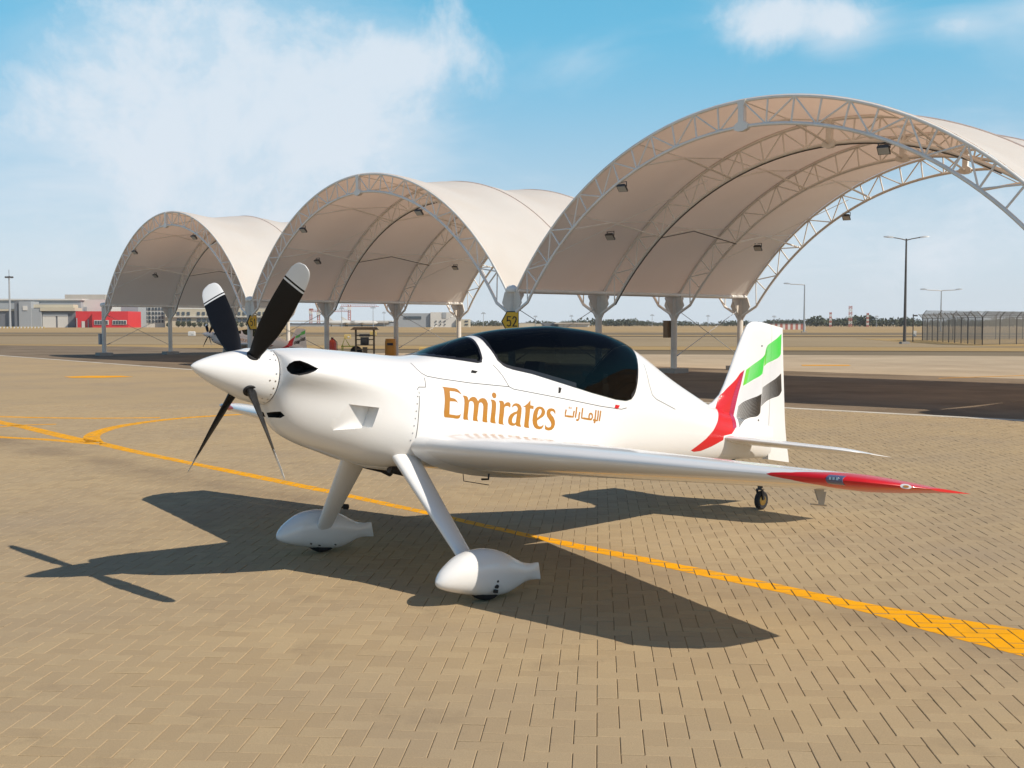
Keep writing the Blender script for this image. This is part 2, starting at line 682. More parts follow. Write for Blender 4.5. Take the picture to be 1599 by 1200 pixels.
# traced outlines, in metres (x forward, z up) and ground metres
LETTERS= [[[[1.099,1.244],[1.088,1.234],[1.085,1.217],[1.079,1.151],[1.079,1.064],[1.073,1.033],[1.063,1.028],[1.005,1.03],[0.957,1.029],[0.939,1.032],[0.929,1.042],[0.922,1.071],[0.935,1.059],[0.961,1.053],[1.027,1.054],[1.03,1.081],[1.033,1.147],[0.987,1.151],[0.97,1.149],[0.957,1.142],[0.97,1.159],[0.987,1.17],[1.006,1.173],[1.03,1.174],[1.034,1.221],[0.988,1.223],[0.961,1.22],[0.926,1.208],[0.939,1.223],[0.956,1.238],[0.972,1.245],[0.995,1.247],[1.057,1.245]]],[[[0.919,1.202],[0.899,1.204],[0.883,1.202],[0.871,1.196],[0.862,1.173],[0.848,1.193],[0.827,1.204],[0.804,1.205],[0.787,1.197],[0.773,1.178],[0.757,1.197],[0.735,1.206],[0.712,1.206],[0.693,1.196],[0.678,1.171],[0.678,1.15],[0.677,1.087],[0.673,1.049],[0.665,1.033],[0.684,1.031],[0.709,1.032],[0.716,1.038],[0.717,1.059],[0.72,1.145],[0.726,1.162],[0.737,1.171],[0.753,1.171],[0.763,1.161],[0.765,1.14],[0.768,1.062],[0.765,1.042],[0.753,1.029],[0.772,1.031],[0.799,1.03],[0.807,1.036],[0.808,1.064],[0.809,1.141],[0.814,1.16],[0.823,1.17],[0.841,1.171],[0.853,1.165],[0.857,1.153],[0.859,1.059],[0.853,1.036],[0.842,1.029],[0.864,1.032],[0.888,1.029],[0.897,1.035],[0.899,1.063],[0.899,1.148],[0.902,1.177],[0.91,1.194]]],[[[0.655,1.205],[0.626,1.205],[0.609,1.2],[0.599,1.186],[0.597,1.147],[0.599,1.075],[0.592,1.045],[0.583,1.033],[0.606,1.032],[0.632,1.034],[0.641,1.042],[0.641,1.076],[0.639,1.154],[0.643,1.19]]],[[[0.598,1.242],[0.599,1.233],[0.602,1.226],[0.608,1.22],[0.616,1.218],[0.625,1.218],[0.632,1.222],[0.638,1.229],[0.641,1.237],[0.641,1.245],[0.637,1.252],[0.631,1.258],[0.623,1.26],[0.615,1.26],[0.607,1.256],[0.601,1.25]]],[[[0.574,1.205],[0.544,1.208],[0.527,1.203],[0.52,1.189],[0.52,1.181],[0.506,1.197],[0.484,1.205],[0.467,1.203],[0.457,1.193],[0.457,1.175],[0.46,1.164],[0.47,1.172],[0.487,1.175],[0.506,1.171],[0.516,1.159],[0.516,1.12],[0.518,1.059],[0.513,1.038],[0.5,1.031],[0.527,1.032],[0.549,1.032],[0.559,1.038],[0.561,1.061],[0.561,1.151],[0.562,1.187]]],[[[0.441,1.166],[0.44,1.183],[0.426,1.198],[0.403,1.206],[0.378,1.205],[0.356,1.194],[0.343,1.176],[0.342,1.145],[0.345,1.089],[0.344,1.056],[0.33,1.033],[0.355,1.033],[0.379,1.035],[0.387,1.045],[0.4,1.036],[0.423,1.032],[0.448,1.036],[0.464,1.049],[0.469,1.07],[0.466,1.095],[0.449,1.118],[0.42,1.135],[0.393,1.144],[0.383,1.156],[0.383,1.171],[0.395,1.183],[0.412,1.185],[0.427,1.178]],[[0.387,1.129],[0.409,1.116],[0.424,1.096],[0.43,1.074],[0.425,1.057],[0.41,1.052],[0.395,1.055],[0.389,1.066],[0.389,1.097]]],[[[0.257,1.247],[0.255,1.207],[0.221,1.205],[0.222,1.181],[0.255,1.182],[0.256,1.148],[0.258,1.074],[0.254,1.047],[0.245,1.033],[0.272,1.032],[0.293,1.033],[0.302,1.04],[0.302,1.063],[0.303,1.155],[0.307,1.187],[0.332,1.187],[0.308,1.2],[0.282,1.219]]],[[[0.155,1.209],[0.129,1.206],[0.108,1.193],[0.096,1.175],[0.099,1.153],[0.117,1.132],[0.144,1.117],[0.171,1.1],[0.172,1.083],[0.16,1.062],[0.142,1.055],[0.122,1.059],[0.099,1.076],[0.104,1.056],[0.115,1.041],[0.139,1.033],[0.168,1.034],[0.196,1.046],[0.214,1.069],[0.222,1.096],[0.222,1.133],[0.215,1.165],[0.198,1.192],[0.179,1.204]],[[0.152,1.19],[0.164,1.185],[0.171,1.167],[0.177,1.138],[0.176,1.117],[0.159,1.131],[0.141,1.148],[0.133,1.168],[0.138,1.185]]],[[[-0.015,1.165],[-0.012,1.193],[0.005,1.206],[0.031,1.209],[0.06,1.203],[0.077,1.187],[0.081,1.164],[0.072,1.14],[0.046,1.118],[0.027,1.101],[0.018,1.083],[0.023,1.065],[0.041,1.057],[0.062,1.058],[0.079,1.068],[0.087,1.081],[0.082,1.042],[0.063,1.035],[0.037,1.034],[0.008,1.042],[-0.012,1.061],[-0.021,1.087],[-0.016,1.115],[0.003,1.141],[0.027,1.158],[0.04,1.169],[0.04,1.181],[0.026,1.188],[0.006,1.184]]]]
ARABIC= [[[-0.13,1.217],[-0.125,1.194],[-0.123,1.166],[-0.16,1.166],[-0.215,1.168],[-0.216,1.194],[-0.222,1.217]],[[-0.249,1.25],[-0.245,1.207],[-0.24,1.164]],[[-0.287,1.214],[-0.281,1.188],[-0.282,1.16],[-0.273,1.147],[-0.252,1.148]],[[-0.318,1.249],[-0.314,1.21],[-0.313,1.169],[-0.368,1.168],[-0.426,1.168],[-0.44,1.187],[-0.434,1.21],[-0.418,1.216],[-0.404,1.212],[-0.398,1.193],[-0.402,1.172]],[[-0.477,1.251],[-0.474,1.214],[-0.472,1.169]],[[-0.45,1.167],[-0.5,1.167],[-0.506,1.21],[-0.505,1.25]],[[-0.535,1.251],[-0.531,1.207],[-0.525,1.165]],[[-0.157,1.235],[-0.168,1.235]],[[-0.178,1.234],[-0.188,1.234]],[[-0.461,1.146],[-0.469,1.153],[-0.479,1.148]]]
RED= [[-2.79,1.881],[-2.733,1.839],[-2.634,1.775],[-2.526,1.671],[-2.422,1.557],[-2.369,1.461],[-2.364,1.338],[-2.32,1.245],[-2.231,1.159],[-2.095,1.064],[-2.05,1.033],[-2.102,1.024],[-2.201,1.041],[-2.346,1.098],[-2.5,1.171],[-2.501,1.212],[-2.621,1.241],[-2.673,1.303],[-2.673,1.405],[-2.708,1.568],[-2.754,1.722]]
PATCH= {"g1":[[[-2.816,1.884],[-2.908,1.946],[-2.993,2.001],[-3.047,2.04],[-3.079,2.077]],[[-2.786,1.723],[-2.866,1.764],[-2.951,1.809],[-3.029,1.851],[-3.068,1.883]]],"g2":[[[-3.079,2.077],[-3.098,2.162],[-3.166,2.214],[-3.245,2.267],[-3.317,2.326]],[[-3.081,1.958],[-3.128,1.995],[-3.218,2.038],[-3.299,2.08],[-3.337,2.121]]],"w1":[[[-2.782,1.713],[-2.867,1.755],[-2.953,1.8],[-3.031,1.842],[-3.068,1.874]],[[-2.742,1.525],[-2.808,1.569],[-2.93,1.618],[-3.018,1.652],[-3.083,1.692]]],"w2":[[[-3.079,1.949],[-3.13,1.986],[-3.219,2.029],[-3.301,2.07],[-3.339,2.111]],[[-3.088,1.751],[-3.129,1.78],[-3.199,1.821],[-3.287,1.873],[-3.374,1.941]]],"b1":[[[-2.743,1.519],[-2.808,1.567],[-2.93,1.616],[-3.018,1.649],[-3.085,1.683]],[[-2.716,1.311],[-2.789,1.364],[-2.927,1.425],[-3.054,1.456],[-3.094,1.495]]],"b2":[[[-3.089,1.745],[-3.13,1.774],[-3.2,1.816],[-3.288,1.868],[-3.376,1.93]],[[-3.096,1.559],[-3.159,1.613],[-3.248,1.659],[-3.368,1.701],[-3.418,1.757]]]}
LINE_UP= [[-6.56, 17.74], [-5.348, 16.216], [-4.287, 15.002], [-3.156, 13.747], [-2.006, 12.437], [-0.766, 10.945], [0.2, 9.77], [0.509, 9.451], [1.026, 8.87], [1.455, 8.39], [1.914, 7.879], [2.345, 7.365], [2.793, 6.96], [3.224, 6.624]]
LINE_LO= [[-6.317, 17.08], [-5.205, 15.778], [-4.189, 14.659], [-3.071, 13.373], [-1.961, 12.153], [-0.752, 10.742], [0.196, 9.593], [0.496, 9.204], [1.001, 8.653], [1.415, 8.152], [1.859, 7.65], [2.297, 7.085], [2.502, 6.694], [2.938, 6.027]]
CURVE_1 = [[-6.56, 17.546], [-6.91, 18.349], [-7.098, 19.113], [-7.15, 20.193], [-6.956, 21.122], [-6.503, 22.139], [-5.597, 23.009]]
CURVE_2 = [[-10.876, 22.605], [-10.286, 22.448], [-9.416, 22.215], [-8.213, 22.063], [-6.997, 22.215]]
CURVE_3 = [[-8.99, 18.668], [-8.416, 18.349], [-7.457, 17.939], [-6.842, 17.546], [-6.336, 17.263]]
CURVE_4 = [[-10.876, 22.605], [-9.681, 21.122], [-8.767, 20.13], [-7.405, 18.454], [-6.59, 17.546]]
CURVE_5 = [[-9.6, 19.943], [-9.257, 20.193], [-8.962, 20.581], [-8.45, 20.714]]
# ------------------------------------------------------------------ ground


def clip_half(poly, a, b, c):
    """keep the part of a 2D polygon where a*x+b*y >= c"""
    out = []
    n = len(poly)
    for i in range(n):
        p, q = poly[i], poly[(i + 1) % n]
        dp, dq = a * p[0] + b * p[1] - c, a * q[0] + b * q[1] - c
        if dp >= 0:
            out.append(p)
        if (dp >= 0) != (dq >= 0):
            t = dp / (dp - dq)
            out.append((p[0] + t * (q[0] - p[0]), p[1] + t * (q[1] - p[1])))
    return out


def sheet(name, polys, z, m, parent=None, kind='structure'):
    vs, fs = [], []
    for p in polys:
        if len(p) < 3:
            continue
        ar = sum(p[i][0] * p[(i + 1) % len(p)][1] - p[(i + 1) % len(p)][0] * p[i][1] for i in range(len(p)))
        if ar < 0:
            p = list(reversed(p))
        b = len(vs)
        vs += [(q[0], q[1], z) for q in p]
        fs.append(tuple(range(b, b + len(p))))
    me = bpy.data.meshes.new(name)
    me.from_pydata(vs, [], fs)
    o = link_mesh(name, me, m, parent)
    if kind:
        o['kind'] = kind
    return o


sheet('ground', [[(-9000, -3000), (9000, -3000), (9000, 12000), (-9000, 12000)]], -0.06, MATS['sand'])


def band(name, y0, y1, z, m, x0=-900, x1=900, k=-0.18):
    return sheet(name, [[(x0, y0 + k * x0), (x1, y0 + k * x1), (x1, y1 + k * x1), (x0, y1 + k * x0)]], z, m)


sheet('concrete_apron', [[(-400, -60), (400, -60), (400, 0), (300, 18), (-300, 126), (-400, 126)]], -0.028, MATS['apron_concrete'])
band('service_road', 71.8, 84, -0.045, MATS['asphalt_far'], -700, 300)
band('sand_verge', 84.5, 96, -0.040, MATS['sand_orange'], -700, 330)
band('road_edge', 82.6, 85.2, -0.035, MATS['asphalt_dark'], -700, 330)
band('taxiway', 100, 176, -0.045, MATS['taxiway'], -700, 420)
band('taxiway_shoulder', 176, 188, -0.040, MATS['asphalt_dark'], -700, 420, -0.1)
band('runway', 205, 262, -0.045, MATS['asphalt_far'], -900, 900, -0.05)

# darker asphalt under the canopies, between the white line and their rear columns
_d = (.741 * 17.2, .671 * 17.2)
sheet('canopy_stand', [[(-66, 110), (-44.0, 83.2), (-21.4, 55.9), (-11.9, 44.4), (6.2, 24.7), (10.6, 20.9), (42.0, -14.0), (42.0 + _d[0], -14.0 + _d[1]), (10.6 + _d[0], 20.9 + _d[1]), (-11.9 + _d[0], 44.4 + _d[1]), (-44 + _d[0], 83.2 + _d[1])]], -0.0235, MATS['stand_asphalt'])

# the paved stand, bounded by the white line in front of the canopies
EDGE = [(-44.0, 83.2), (-21.4, 55.9), (-11.9, 44.4), (6.2, 24.7), (10.6, 20.9), (42.0, -14.0)]
AX1 = (math.cos(R(4.4)), -math.sin(R(4.4)))
AX2 = (math.sin(R(4.4)), math.cos(R(4.4)))
FARD = 25.0
APRON = EDGE + [(42, -40), (-90, -40), (-90, 83.2)]
far = clip_half(APRON, AX2[0], AX2[1], FARD - 0.2)
near = clip_half(APRON, -AX2[0], -AX2[1], -(FARD - 0.2))
KX, KM = 0.475, 2.6
left = clip_half(near, -1, -KX, KM - 0.2)
right = clip_half(near, 1, -KX, KM - 0.2)
paving = sheet('paving', [APRON], -0.0085, MATS['bedding_sand'])
sheet('far_paving', [far, left, right], -0.0040, MATS['paver_far'], paving, None)['kind'] = 'stuff'


def inside_edge(x, y):
    # near side of the white line
    for i in range(len(EDGE) - 1):
        a, b = EDGE[i], EDGE[i + 1]
        if a[0] <= x <= b[0]:
            t = (x - a[0]) / (b[0] - a[0])
            return y < a[1] + t * (b[1] - a[1]) - 0.12
    return x < EDGE[-1][0]


U = 0.1035
JOINT = 0.0026
PAV = []                                      # (cx, cy, horizontal?)
for i in range(-260, 261):
    for j in range(-140, 141):
        # lattice vectors (1,1) and (2,-2); one block lies along AX1, the next along AX2
        gx, gy = i + 2 * j, i - 2 * j
        for (ox, oy, hz) in ((1.0, 0.5, True), (2.5, 0.0, False)):
            a, b = (gx + ox) * U, (gy + oy) * U
            if b < 2.6 or b > FARD:
                continue
            x = a * AX1[0] + b * AX2[0]
            y = a * AX1[1] + b * AX2[1]
            if abs(x) > KX * y + KM or not inside_edge(x, y):
                continue
            PAV.append((x, y, hz))
PAV = np.array(PAV)


def paver_shape(hz, dz=0.0, tx=0.0, ty=0.0, var=0.0):
    """12 vertices: top, chamfer edge, foot; local axes AX1 / AX2"""
    L, W = 2 * U / 2 - JOINT / 2, U / 2 - JOINT / 2
    if not hz:
        L, W = W, L
    c = 0.0030
    ring = [(-1, -1), (1, -1), (1, 1), (-1, 1)]
    vs = []
    for (l, w, z) in ((L - c, W - c, 0.0), (L, W, -0.0024), (L + .0002, W + .0002, -0.013)):
        for sx, sy in ring:
            px, py = sx * l, sy * w
            zz = z + dz + tx * px + ty * py if z > -0.01 else z
            vs.append((px * AX1[0] + py * AX2[0], px * AX1[1] + py * AX2[1], zz))
    return vs


PF = [(0, 1, 2, 3)] + [(k + 4, (k + 1) % 4 + 4, (k + 1) % 4, k) for k in range(4)] + [(k + 8, (k + 1) % 4 + 8, (k + 1) % 4 + 4, k + 4) for k in range(4)]

# the 300 blocks that show largest are objects of their own; the rest are one part
d2 = PAV[:, 0] ** 2 + PAV[:, 1] ** 2
inview = (np.abs(PAV[:, 0]) < 0.462 * PAV[:, 1]) & (PAV[:, 1] > 4.62)
order = np.argsort(np.where(inview, d2, 1e9))
single = set(order[:300].tolist())
variants = {}
for hz in (0, 1):
    for k in range(12):
        me = bpy.data.meshes.new('paver')
        tz, ax_, ay_ = rng.normal(0, .0009), rng.normal(0, .007), rng.normal(0, .007)
        me.from_pydata(paver_shape(bool(hz), tz, ax_, ay_), [], PF)
        at = me.attributes.new('tint', 'FLOAT', 'FACE')
        at.data.foreach_set('value', [float(rng.uniform(0, 1))] * len(PF))
        me.materials.append(MATS['paver'])
        variants[hz, k] = (me, tz, ax_, ay_)
TOPS = np.zeros((len(PAV), 3))
vs, fs, tn = [], [], []
for n, (x, y, hz) in enumerate(PAV):
    if n in single:
        me, tz, ta, tb = variants[int(hz), int(rng.integers(12))]
        TOPS[n] = (tz, ta, tb)
        o = bpy.data.objects.new('paver', me)
        o.location = (x, y, 0)
        o.parent = paving
        col.objects.link(o)
    else:
        tz, ta, tb = rng.normal(0, .0009), rng.normal(0, .007), rng.normal(0, .007)
        TOPS[n] = (tz, ta, tb)
        b = len(vs)
        vs += [(p[0] + x, p[1] + y, p[2]) for p in paver_shape(bool(hz), tz, ta, tb)]
        fs += [tuple(b + i for i in f) for f in PF]
        tn += [float(rng.uniform(0, 1))] * len(PF)
me = bpy.data.meshes.new('pavers')
me.from_pydata(vs, [], fs)
me.attributes.new('tint', 'FLOAT', 'FACE').data.foreach_set('value', tn)
o = link_mesh('pavers', me, MATS['paver'], paving)
o['kind'] = 'stuff'
del vs, fs, tn


def painted_line(name, quads, m):
    """paint laid on the tops of the blocks, so the joints stay open; a plain sheet past the blocks"""
    V, F = [], []
    for q in quads:
        ar = sum(q[i][0] * q[(i + 1) % 4][1] - q[(i + 1) % 4][0] * q[i][1] for i in range(4))
        if ar < 0:
            q = q[::-1]
        cx = sum(p[0] for p in q) / 4
        cy = sum(p[1] for p in q) / 4
        rad = max(math.hypot(p[0] - cx, p[1] - cy) for p in q) + .2
        near_ = np.where((PAV[:, 0] - cx) ** 2 + (PAV[:, 1] - cy) ** 2 < rad * rad)[0]
        for n in near_:
            x, y, hz = PAV[n]
            L, W = (U - JOINT / 2 - .003, U / 2 - JOINT / 2 - .003)
            if not hz:
                L, W = W, L
            poly = [(x + sx * L * AX1[0] + sy * W * AX2[0], y + sx * L * AX1[1] + sy * W * AX2[1]) for sx, sy in ((-1, -1), (1, -1), (1, 1), (-1, 1))]
            for i in range(4):
                a, b = q[i], q[(i + 1) % 4]
                nx, ny = -(b[1] - a[1]), b[0] - a[0]
                poly = clip_half(poly, nx, ny, nx * a[0] + ny * a[1])
                if len(poly) < 3:
                    break
            if len(poly) < 3:
                continue
            tz, ta, tb = TOPS[n]
            b0 = len(V)
            for p in poly:
                u = (p[0] - x) * AX1[0] + (p[1] - y) * AX1[1]
                w = (p[0] - x) * AX2[0] + (p[1] - y) * AX2[1]
                V.append((p[0], p[1], tz + ta * u + tb * w + .0012))
            F.append(tuple(range(b0, b0 + len(poly))))
        far_part = clip_half(list(q), AX2[0], AX2[1], FARD - .05)
        if len(far_part) >= 3:
            b0 = len(V)
            V += [(p[0], p[1], .001) for p in far_part]
            F.append(tuple(range(b0, b0 + len(far_part))))
    me = bpy.data.meshes.new(name)
    me.from_pydata(V, [], F)
    o = link_mesh(name, me, m)
    o['kind'] = 'structure'
    return o


def strip(pts, w):
    """quads along a smooth curve of constant width"""
    P = [Vector((p[0], p[1])) for p in pts]
    S = []
    for i in range(len(P) - 1):
        p0, p1, p2, p3 = P[max(i - 1, 0)], P[i], P[i + 1], P[min(i + 2, len(P) - 1)]
        for k in range(6):
            t = k / 6
            S.append(.5 * ((2 * p1) + (p2 - p0) * t + (2 * p0 - 5 * p1 + 4 * p2 - p3) * t * t + (3 * p1 - p0 - 3 * p2 + p3) * t ** 3))
    S.append(P[-1])
    E = []
    for i, p in enumerate(S):
        d = (S[min(i + 1, len(S) - 1)] - S[max(i - 1, 0)]).normalized()
        n = Vector((-d.y, d.x)) * w / 2
        E.append((p + n, p - n))
    return [[tuple(E[i][0]), tuple(E[i][1]), tuple(E[i + 1][1]), tuple(E[i + 1][0])] for i in range(len(E) - 1)]


main = [[tuple(LINE_UP[i]), tuple(LINE_LO[i]), tuple(LINE_LO[i + 1]), tuple(LINE_UP[i + 1])] for i in range(len(LINE_UP) - 1)]
painted_line('taxi_line', main, MATS['line_yellow'])
for c, w in (([(3.20, 6.52), (4.4, 5.45), (5.8, 4.2), (6.9, 3.3)], .24), ([(2.98, 6.20), (3.55, 5.45), (4.3, 4.3), (4.8, 3.3)], .26), (CURVE_1, .26), (CURVE_2, .2), (CURVE_3, .2), (CURVE_4, .26), (CURVE_5, .16)):
    painted_line('taxi_line', strip(c, w), MATS['line_yellow'])
painted_line('stand_marking', [[(-15.9, 39.7), (-15.2, 40.4), (-14.1, 40.4), (-13.4, 39.6)], [(-15.9, 39.7), (-13.4, 39.6), (-14.3, 38.9), (-15.3, 38.9)]], MATS['line_yellow'])
sheet('lane_marking', [[(13.4, 51.9), (15.6, 51.9), (15.4, 50.9), (13.2, 50.9)]], -0.0195, MATS['line_yellow'])
sheet('lane_marking', [[(14.85, 39.05), (20.5, 42.1), (20.5, 41.9), (14.85, 38.9)]], -0.0195, MATS['line_yellow'])
wl_ = []
for i in range(len(EDGE) - 1):
    a, b = Vector(EDGE[i]), Vector(EDGE[i + 1])
    d = (b - a).normalized()
    n = Vector((-d.y, d.x)) * .15
    wl_.append([tuple(a + n), tuple(a - n), tuple(b - n), tuple(b + n)])
sheet('edge_line', wl_, 0.0025, MATS['line_white'])
# ------------------------------------------------------------------ the aerobatic aircraft (nose +x, left wing +y, z up; metres)
fz_top = pchip([2.284, 2.24, 2.15, 2.0, 1.8, 1.55, 1.3, 1.13, .85, .645, .43, .17, -.31, -.76, -1.0, -1.22, -1.72, -2.1, -2.33, -2.6, -3.0, -3.36],
               [1.334, 1.345, 1.363, 1.385, 1.400, 1.417, 1.432, 1.462, 1.583, 1.669, 1.748, 1.815, 1.903, 1.926, 1.902, 1.843, 1.663, 1.55, 1.488, 1.45, 1.42, 1.40])
fz_bot = pchip([2.284, 2.24, 2.15, 2.0, 1.8, 1.55, 1.36, 1.2, .9, .2, -.5, -1.2, -2.0, -2.8, -3.36],
               [.953, .872, .785, .722, .675, .625, .612, .625, .66, .70, .73, .78, .88, 1.0, 1.07])
fz_hw = pchip([2.284, 2.24, 2.15, 2.0, 1.8, 1.5, 1.2, .5, 0, -.5, -1.0, -1.5, -2.1, -2.6, -3.0, -3.36],
              [.190, .215, .245, .295, .352, .408, .428, .43, .425, .405, .36, .295, .205, .14, .095, .05])
fz_mid = pchip([2.300, 2.15, 1.8, 1.2, 0, -1.0, -2.0, -3.36], [1.144, 1.10, 1.06, 1.04, 1.06, 1.12, 1.2, 1.23])
fz_nu = pchip([2.3, 2.0, 1.2, .6, -1.0, -3.36], [2.0, 2.35, 2.35, 2.1, 2.05, 2.0])
fz_nl = pchip([2.3, 1.8, 1.2, .4, -1.0, -3.36], [2.0, 2.3, 2.7, 2.9, 2.4, 2.0])
fz_cheek = pchip([2.284, 2.27, 2.23, 2.1, 1.8, 1.5, 1.25, -3.36], [.04, .10, .138, .128, .072, .022, 0, 0])


def SURF(x, phi, off=0.0):
    top, bot, hw, mid = fz_top(x), fz_bot(x), fz_hw(x), fz_mid(x)
    c, s = math.cos(phi), math.sin(phi)
    if c >= 0:
        n, H = fz_nu(x), top - mid
    else:
        n, H = fz_nl(x), mid - bot
    y = hw * math.copysign(abs(s) ** (2 / n), s)
    z = mid + math.copysign(H * abs(c) ** (2 / n), c)
    ck = fz_cheek(x)
    if ck > 0:
        y += math.copysign(ck * math.exp(-((z - 1.225) / .115) ** 2) * min(1, abs(s) * 1.6), s) if abs(s) > 1e-6 else 0
    if off:
        l = math.hypot(y, z - mid) or 1
        y += off * y / l
        z += off * (z - mid) / l
    return (x, y, z)


def phi_of_z(x, z):
    top, mid = fz_top(x), fz_mid(x)
    t = min(max((z - mid) / (top - mid), 0), 1)
    return math.acos(t ** (fz_nu(x) / 2))


def airfoil(n=18, t=0.12, x0=0.0, x1=1.0):
    """closed symmetric section between chord fractions x0..x1; (x from leading edge, z), unit chord"""
    xs = [x0 + (x1 - x0) * (1 - math.cos(math.pi * i / n)) / 2 if x0 == 0 and x1 == 1 else x0 + (x1 - x0) * (i / n) ** (1.8 if x0 == 0 else 1) for i in range(n + 1)]

    def th(x):
        return 5 * t * (.2969 * math.sqrt(x) - .1260 * x - .3516 * x ** 2 + .2843 * x ** 3 - .1036 * x ** 4)
    up = [(x, th(x)) for x in xs]
    lo = [(x, -th(x)) for x in xs]
    if x0 == 0:
        pts = up + lo[:0:-1]
    else:
        pts = up + lo[::-1]
    if x1 == 1.0:
        pass
    return pts


def build_aircraft():
    W = MATS['white_paint']
    root = empty('aerobatic_aircraft')
    # ---- fuselage
    xs = sorted(set([2.284, 2.278, 2.268, 2.252, 2.23, 2.20] + [round(2.16 - .04 * i, 3) for i in range(int((2.16 + 3.32) / .04) + 1)] + [-3.36]), reverse=True)
    NP = 72
    m = MB()
    m.loft([[SURF(x, 2 * math.pi * k / NP) for k in range(NP)] for x in xs])
    fus = m.build('fuselage', [W, MATS['dark_cavity'], MATS['cockpit_dark']], root)
    # outlines of the glazing in side view (x, z)
    can_lo = [(-1.135, 1.868), (-1.10, 1.75), (-1.06, 1.63), (-1.02, 1.52), (-.98, 1.44), (-.93, 1.392), (-.86, 1.370), (-.72, 1.366), (-.42, 1.386), (-.05, 1.424), (.23, 1.454), (.42, 1.462), (.50, 1.474), (.55, 1.515), (.572, 1.58), (.578, 1.65), (.575, 1.70)]
    ws_poly = [(1.115, 1.468), (.735, 1.472), (.70, 1.480), (.683, 1.505), (.672, 1.56), (.658, 1.62), (.640, 1.672)]

    def prism_cut(poly, y0, y1, mi):
        c = MB()
        c.prism([(p[0], 0, p[1]) for p in poly], (0, y0, 0), (0, y1, 0))
        o = c.build('cutter', [W, MATS['dark_cavity'], MATS['cockpit_dark']])
        o.data.polygons.foreach_set('material_index', [mi] * len(o.data.polygons))
        boolean_cut(fus, o)
    prism_cut(can_lo + [(.575, 2.2), (-1.3, 2.2)], -1, 1, 2)
    prism_cut(ws_poly + [(.66, 2.2), (1.3, 2.2), (1.3, 1.468)], -1, 1, 2)
    # the tub inside
    secs = []
    for x in [.96 - .05 * i for i in range(39)]:
        floor = .96 if x < .6 else 1.2
        pf = next(q for q in np.linspace(.2, 3.0, 400) if SURF(x, q)[2] < floor)
        sec = []
        for k in range(33):
            p = SURF(x, -pf + 2 * pf * k / 32)
            mid = fz_mid(x)
            sc = 1 - .035 / max(.1, math.hypot(p[1], p[2] - mid))
            sec.append((x, p[1] * sc, mid + (p[2] - mid) * sc))
        secs.append(sec)
    c = MB()
    c.loft(secs)
    o = c.build('cutter', [W, MATS['dark_cavity'], MATS['cockpit_dark']])
    o.data.polygons.foreach_set('material_index', [2] * len(o.data.polygons))
    boolean_cut(fus, o)
    # cooling inlets in the cheeks, chin intake, side outlets
    for s in (1, -1):
        eye = [(2.300, 1.218), (2.285, 1.247), (2.255, 1.268), (2.215, 1.276), (2.17, 1.264), (2.135, 1.248), (2.105, 1.236), (2.14, 1.212), (2.18, 1.190), (2.225, 1.174), (2.27, 1.178), (2.292, 1.195)]
        c = MB()
        c.loft([[(x, s * .60, z) for x, z in eye], [(x, s * .30, z) for x, z in eye], [(2.2 + (x - 2.2) * .8 - .03, s * .16, 1.225 + (z - 1.225) * .8) for x, z in eye]])
        o = c.build('cutter', [W, MATS['dark_cavity'], MATS['cockpit_dark']])
        o.data.polygons.foreach_set('material_index', [1] * len(o.data.polygons))
        boolean_cut(fus, o)
        q = [(1.850, 1.030), (1.612, 1.034), (1.634, .893), (1.905, .838)]
        dep = [.012, -.12, -.12, .012]
        ys = []
        for (x, z), dd in zip(q, dep):
            ph = np.linspace(0, math.pi, 400)
            pts = [SURF(x, p) for p in ph]
            k = min(range(400), key=lambda i: abs(pts[i][2] - z))
            ys.append(pts[k][1] + dd)
        c = MB()
        c.loft([[(x, s * .7, z) for x, z in q], [(x, s * yy, z) for (x, z), yy in zip(q, ys)]])
        o = c.build('cutter', [W, MATS['dark_cavity'], MATS['cockpit_dark']])
        boolean_cut(fus, o)
        c = MB()
        ch = [(2.5, s * .02, .905), (2.5, s * .15, .925), (2.5, s * .16, .90), (2.5, s * .13, .882), (2.5, s * .02, .875)]
        c.loft([ch, [(2.16, p[1], p[2]) for p in ch]])
        o = c.build('cutter', [W, MATS['dark_cavity'], MATS['cockpit_dark']])
        o.data.polygons.foreach_set('material_index', [1] * len(o.data.polygons))
        boolean_cut(fus, o)
    fus.data.polygons.foreach_set('use_smooth', [True] * len(fus.data.polygons))
    fus.data.set_sharp_from_angle(angle=R(32))
    # chin scoop / exhaust fairing under the cowl
    m = MB()
    prof = [(1.62, .0, .66), (1.55, .10, .628), (1.40, .17, .598), (1.25, .19, .592), (1.12, .18, .606)]
    secs = []
    for x, hw, zb in prof:
        secs.append([(x, max(hw, .01) * math.sin(a), .68 + (zb - .68) * max(0, -math.cos(a)) ** .8 if math.cos(a) < 0 else .70) for a in np.linspace(0, 2 * math.pi, 25)[:-1]])
    m.loft(secs)
    m.build('cowl_fairing', W, fus, 40)
    m = MB()
    for s in (-1, 1):
        m.tube([(1.30, s * .16, .615), (1.13, s * .17, .595), (1.05, s * .17, .57)], .032, 14)
    m.build('exhaust_pipe', MATS['dark_metal'], fus, 40)

    # ---- glazing
    def dist_poly(p, poly):
        best = 9
        for i in range(len(poly) - 1):
            a, b = Vector(poly[i]), Vector(poly[i + 1])
            t = max(0, min(1, (Vector(p) - a).dot(b - a) / max(1e-9, (b - a).length_squared)))
            best = min(best, (a + t * (b - a) - Vector(p)).length)
        return best

    def interp(poly, x):
        P = sorted(poly)
        for i in range(len(P) - 1):
            if P[i][0] <= x <= P[i + 1][0]:
                t = (x - P[i][0]) / max(1e-9, P[i + 1][0] - P[i][0])
                return P[i][1] + t * (P[i + 1][1] - P[i][1])
        return P[0][1] if x < P[0][0] else P[-1][1]

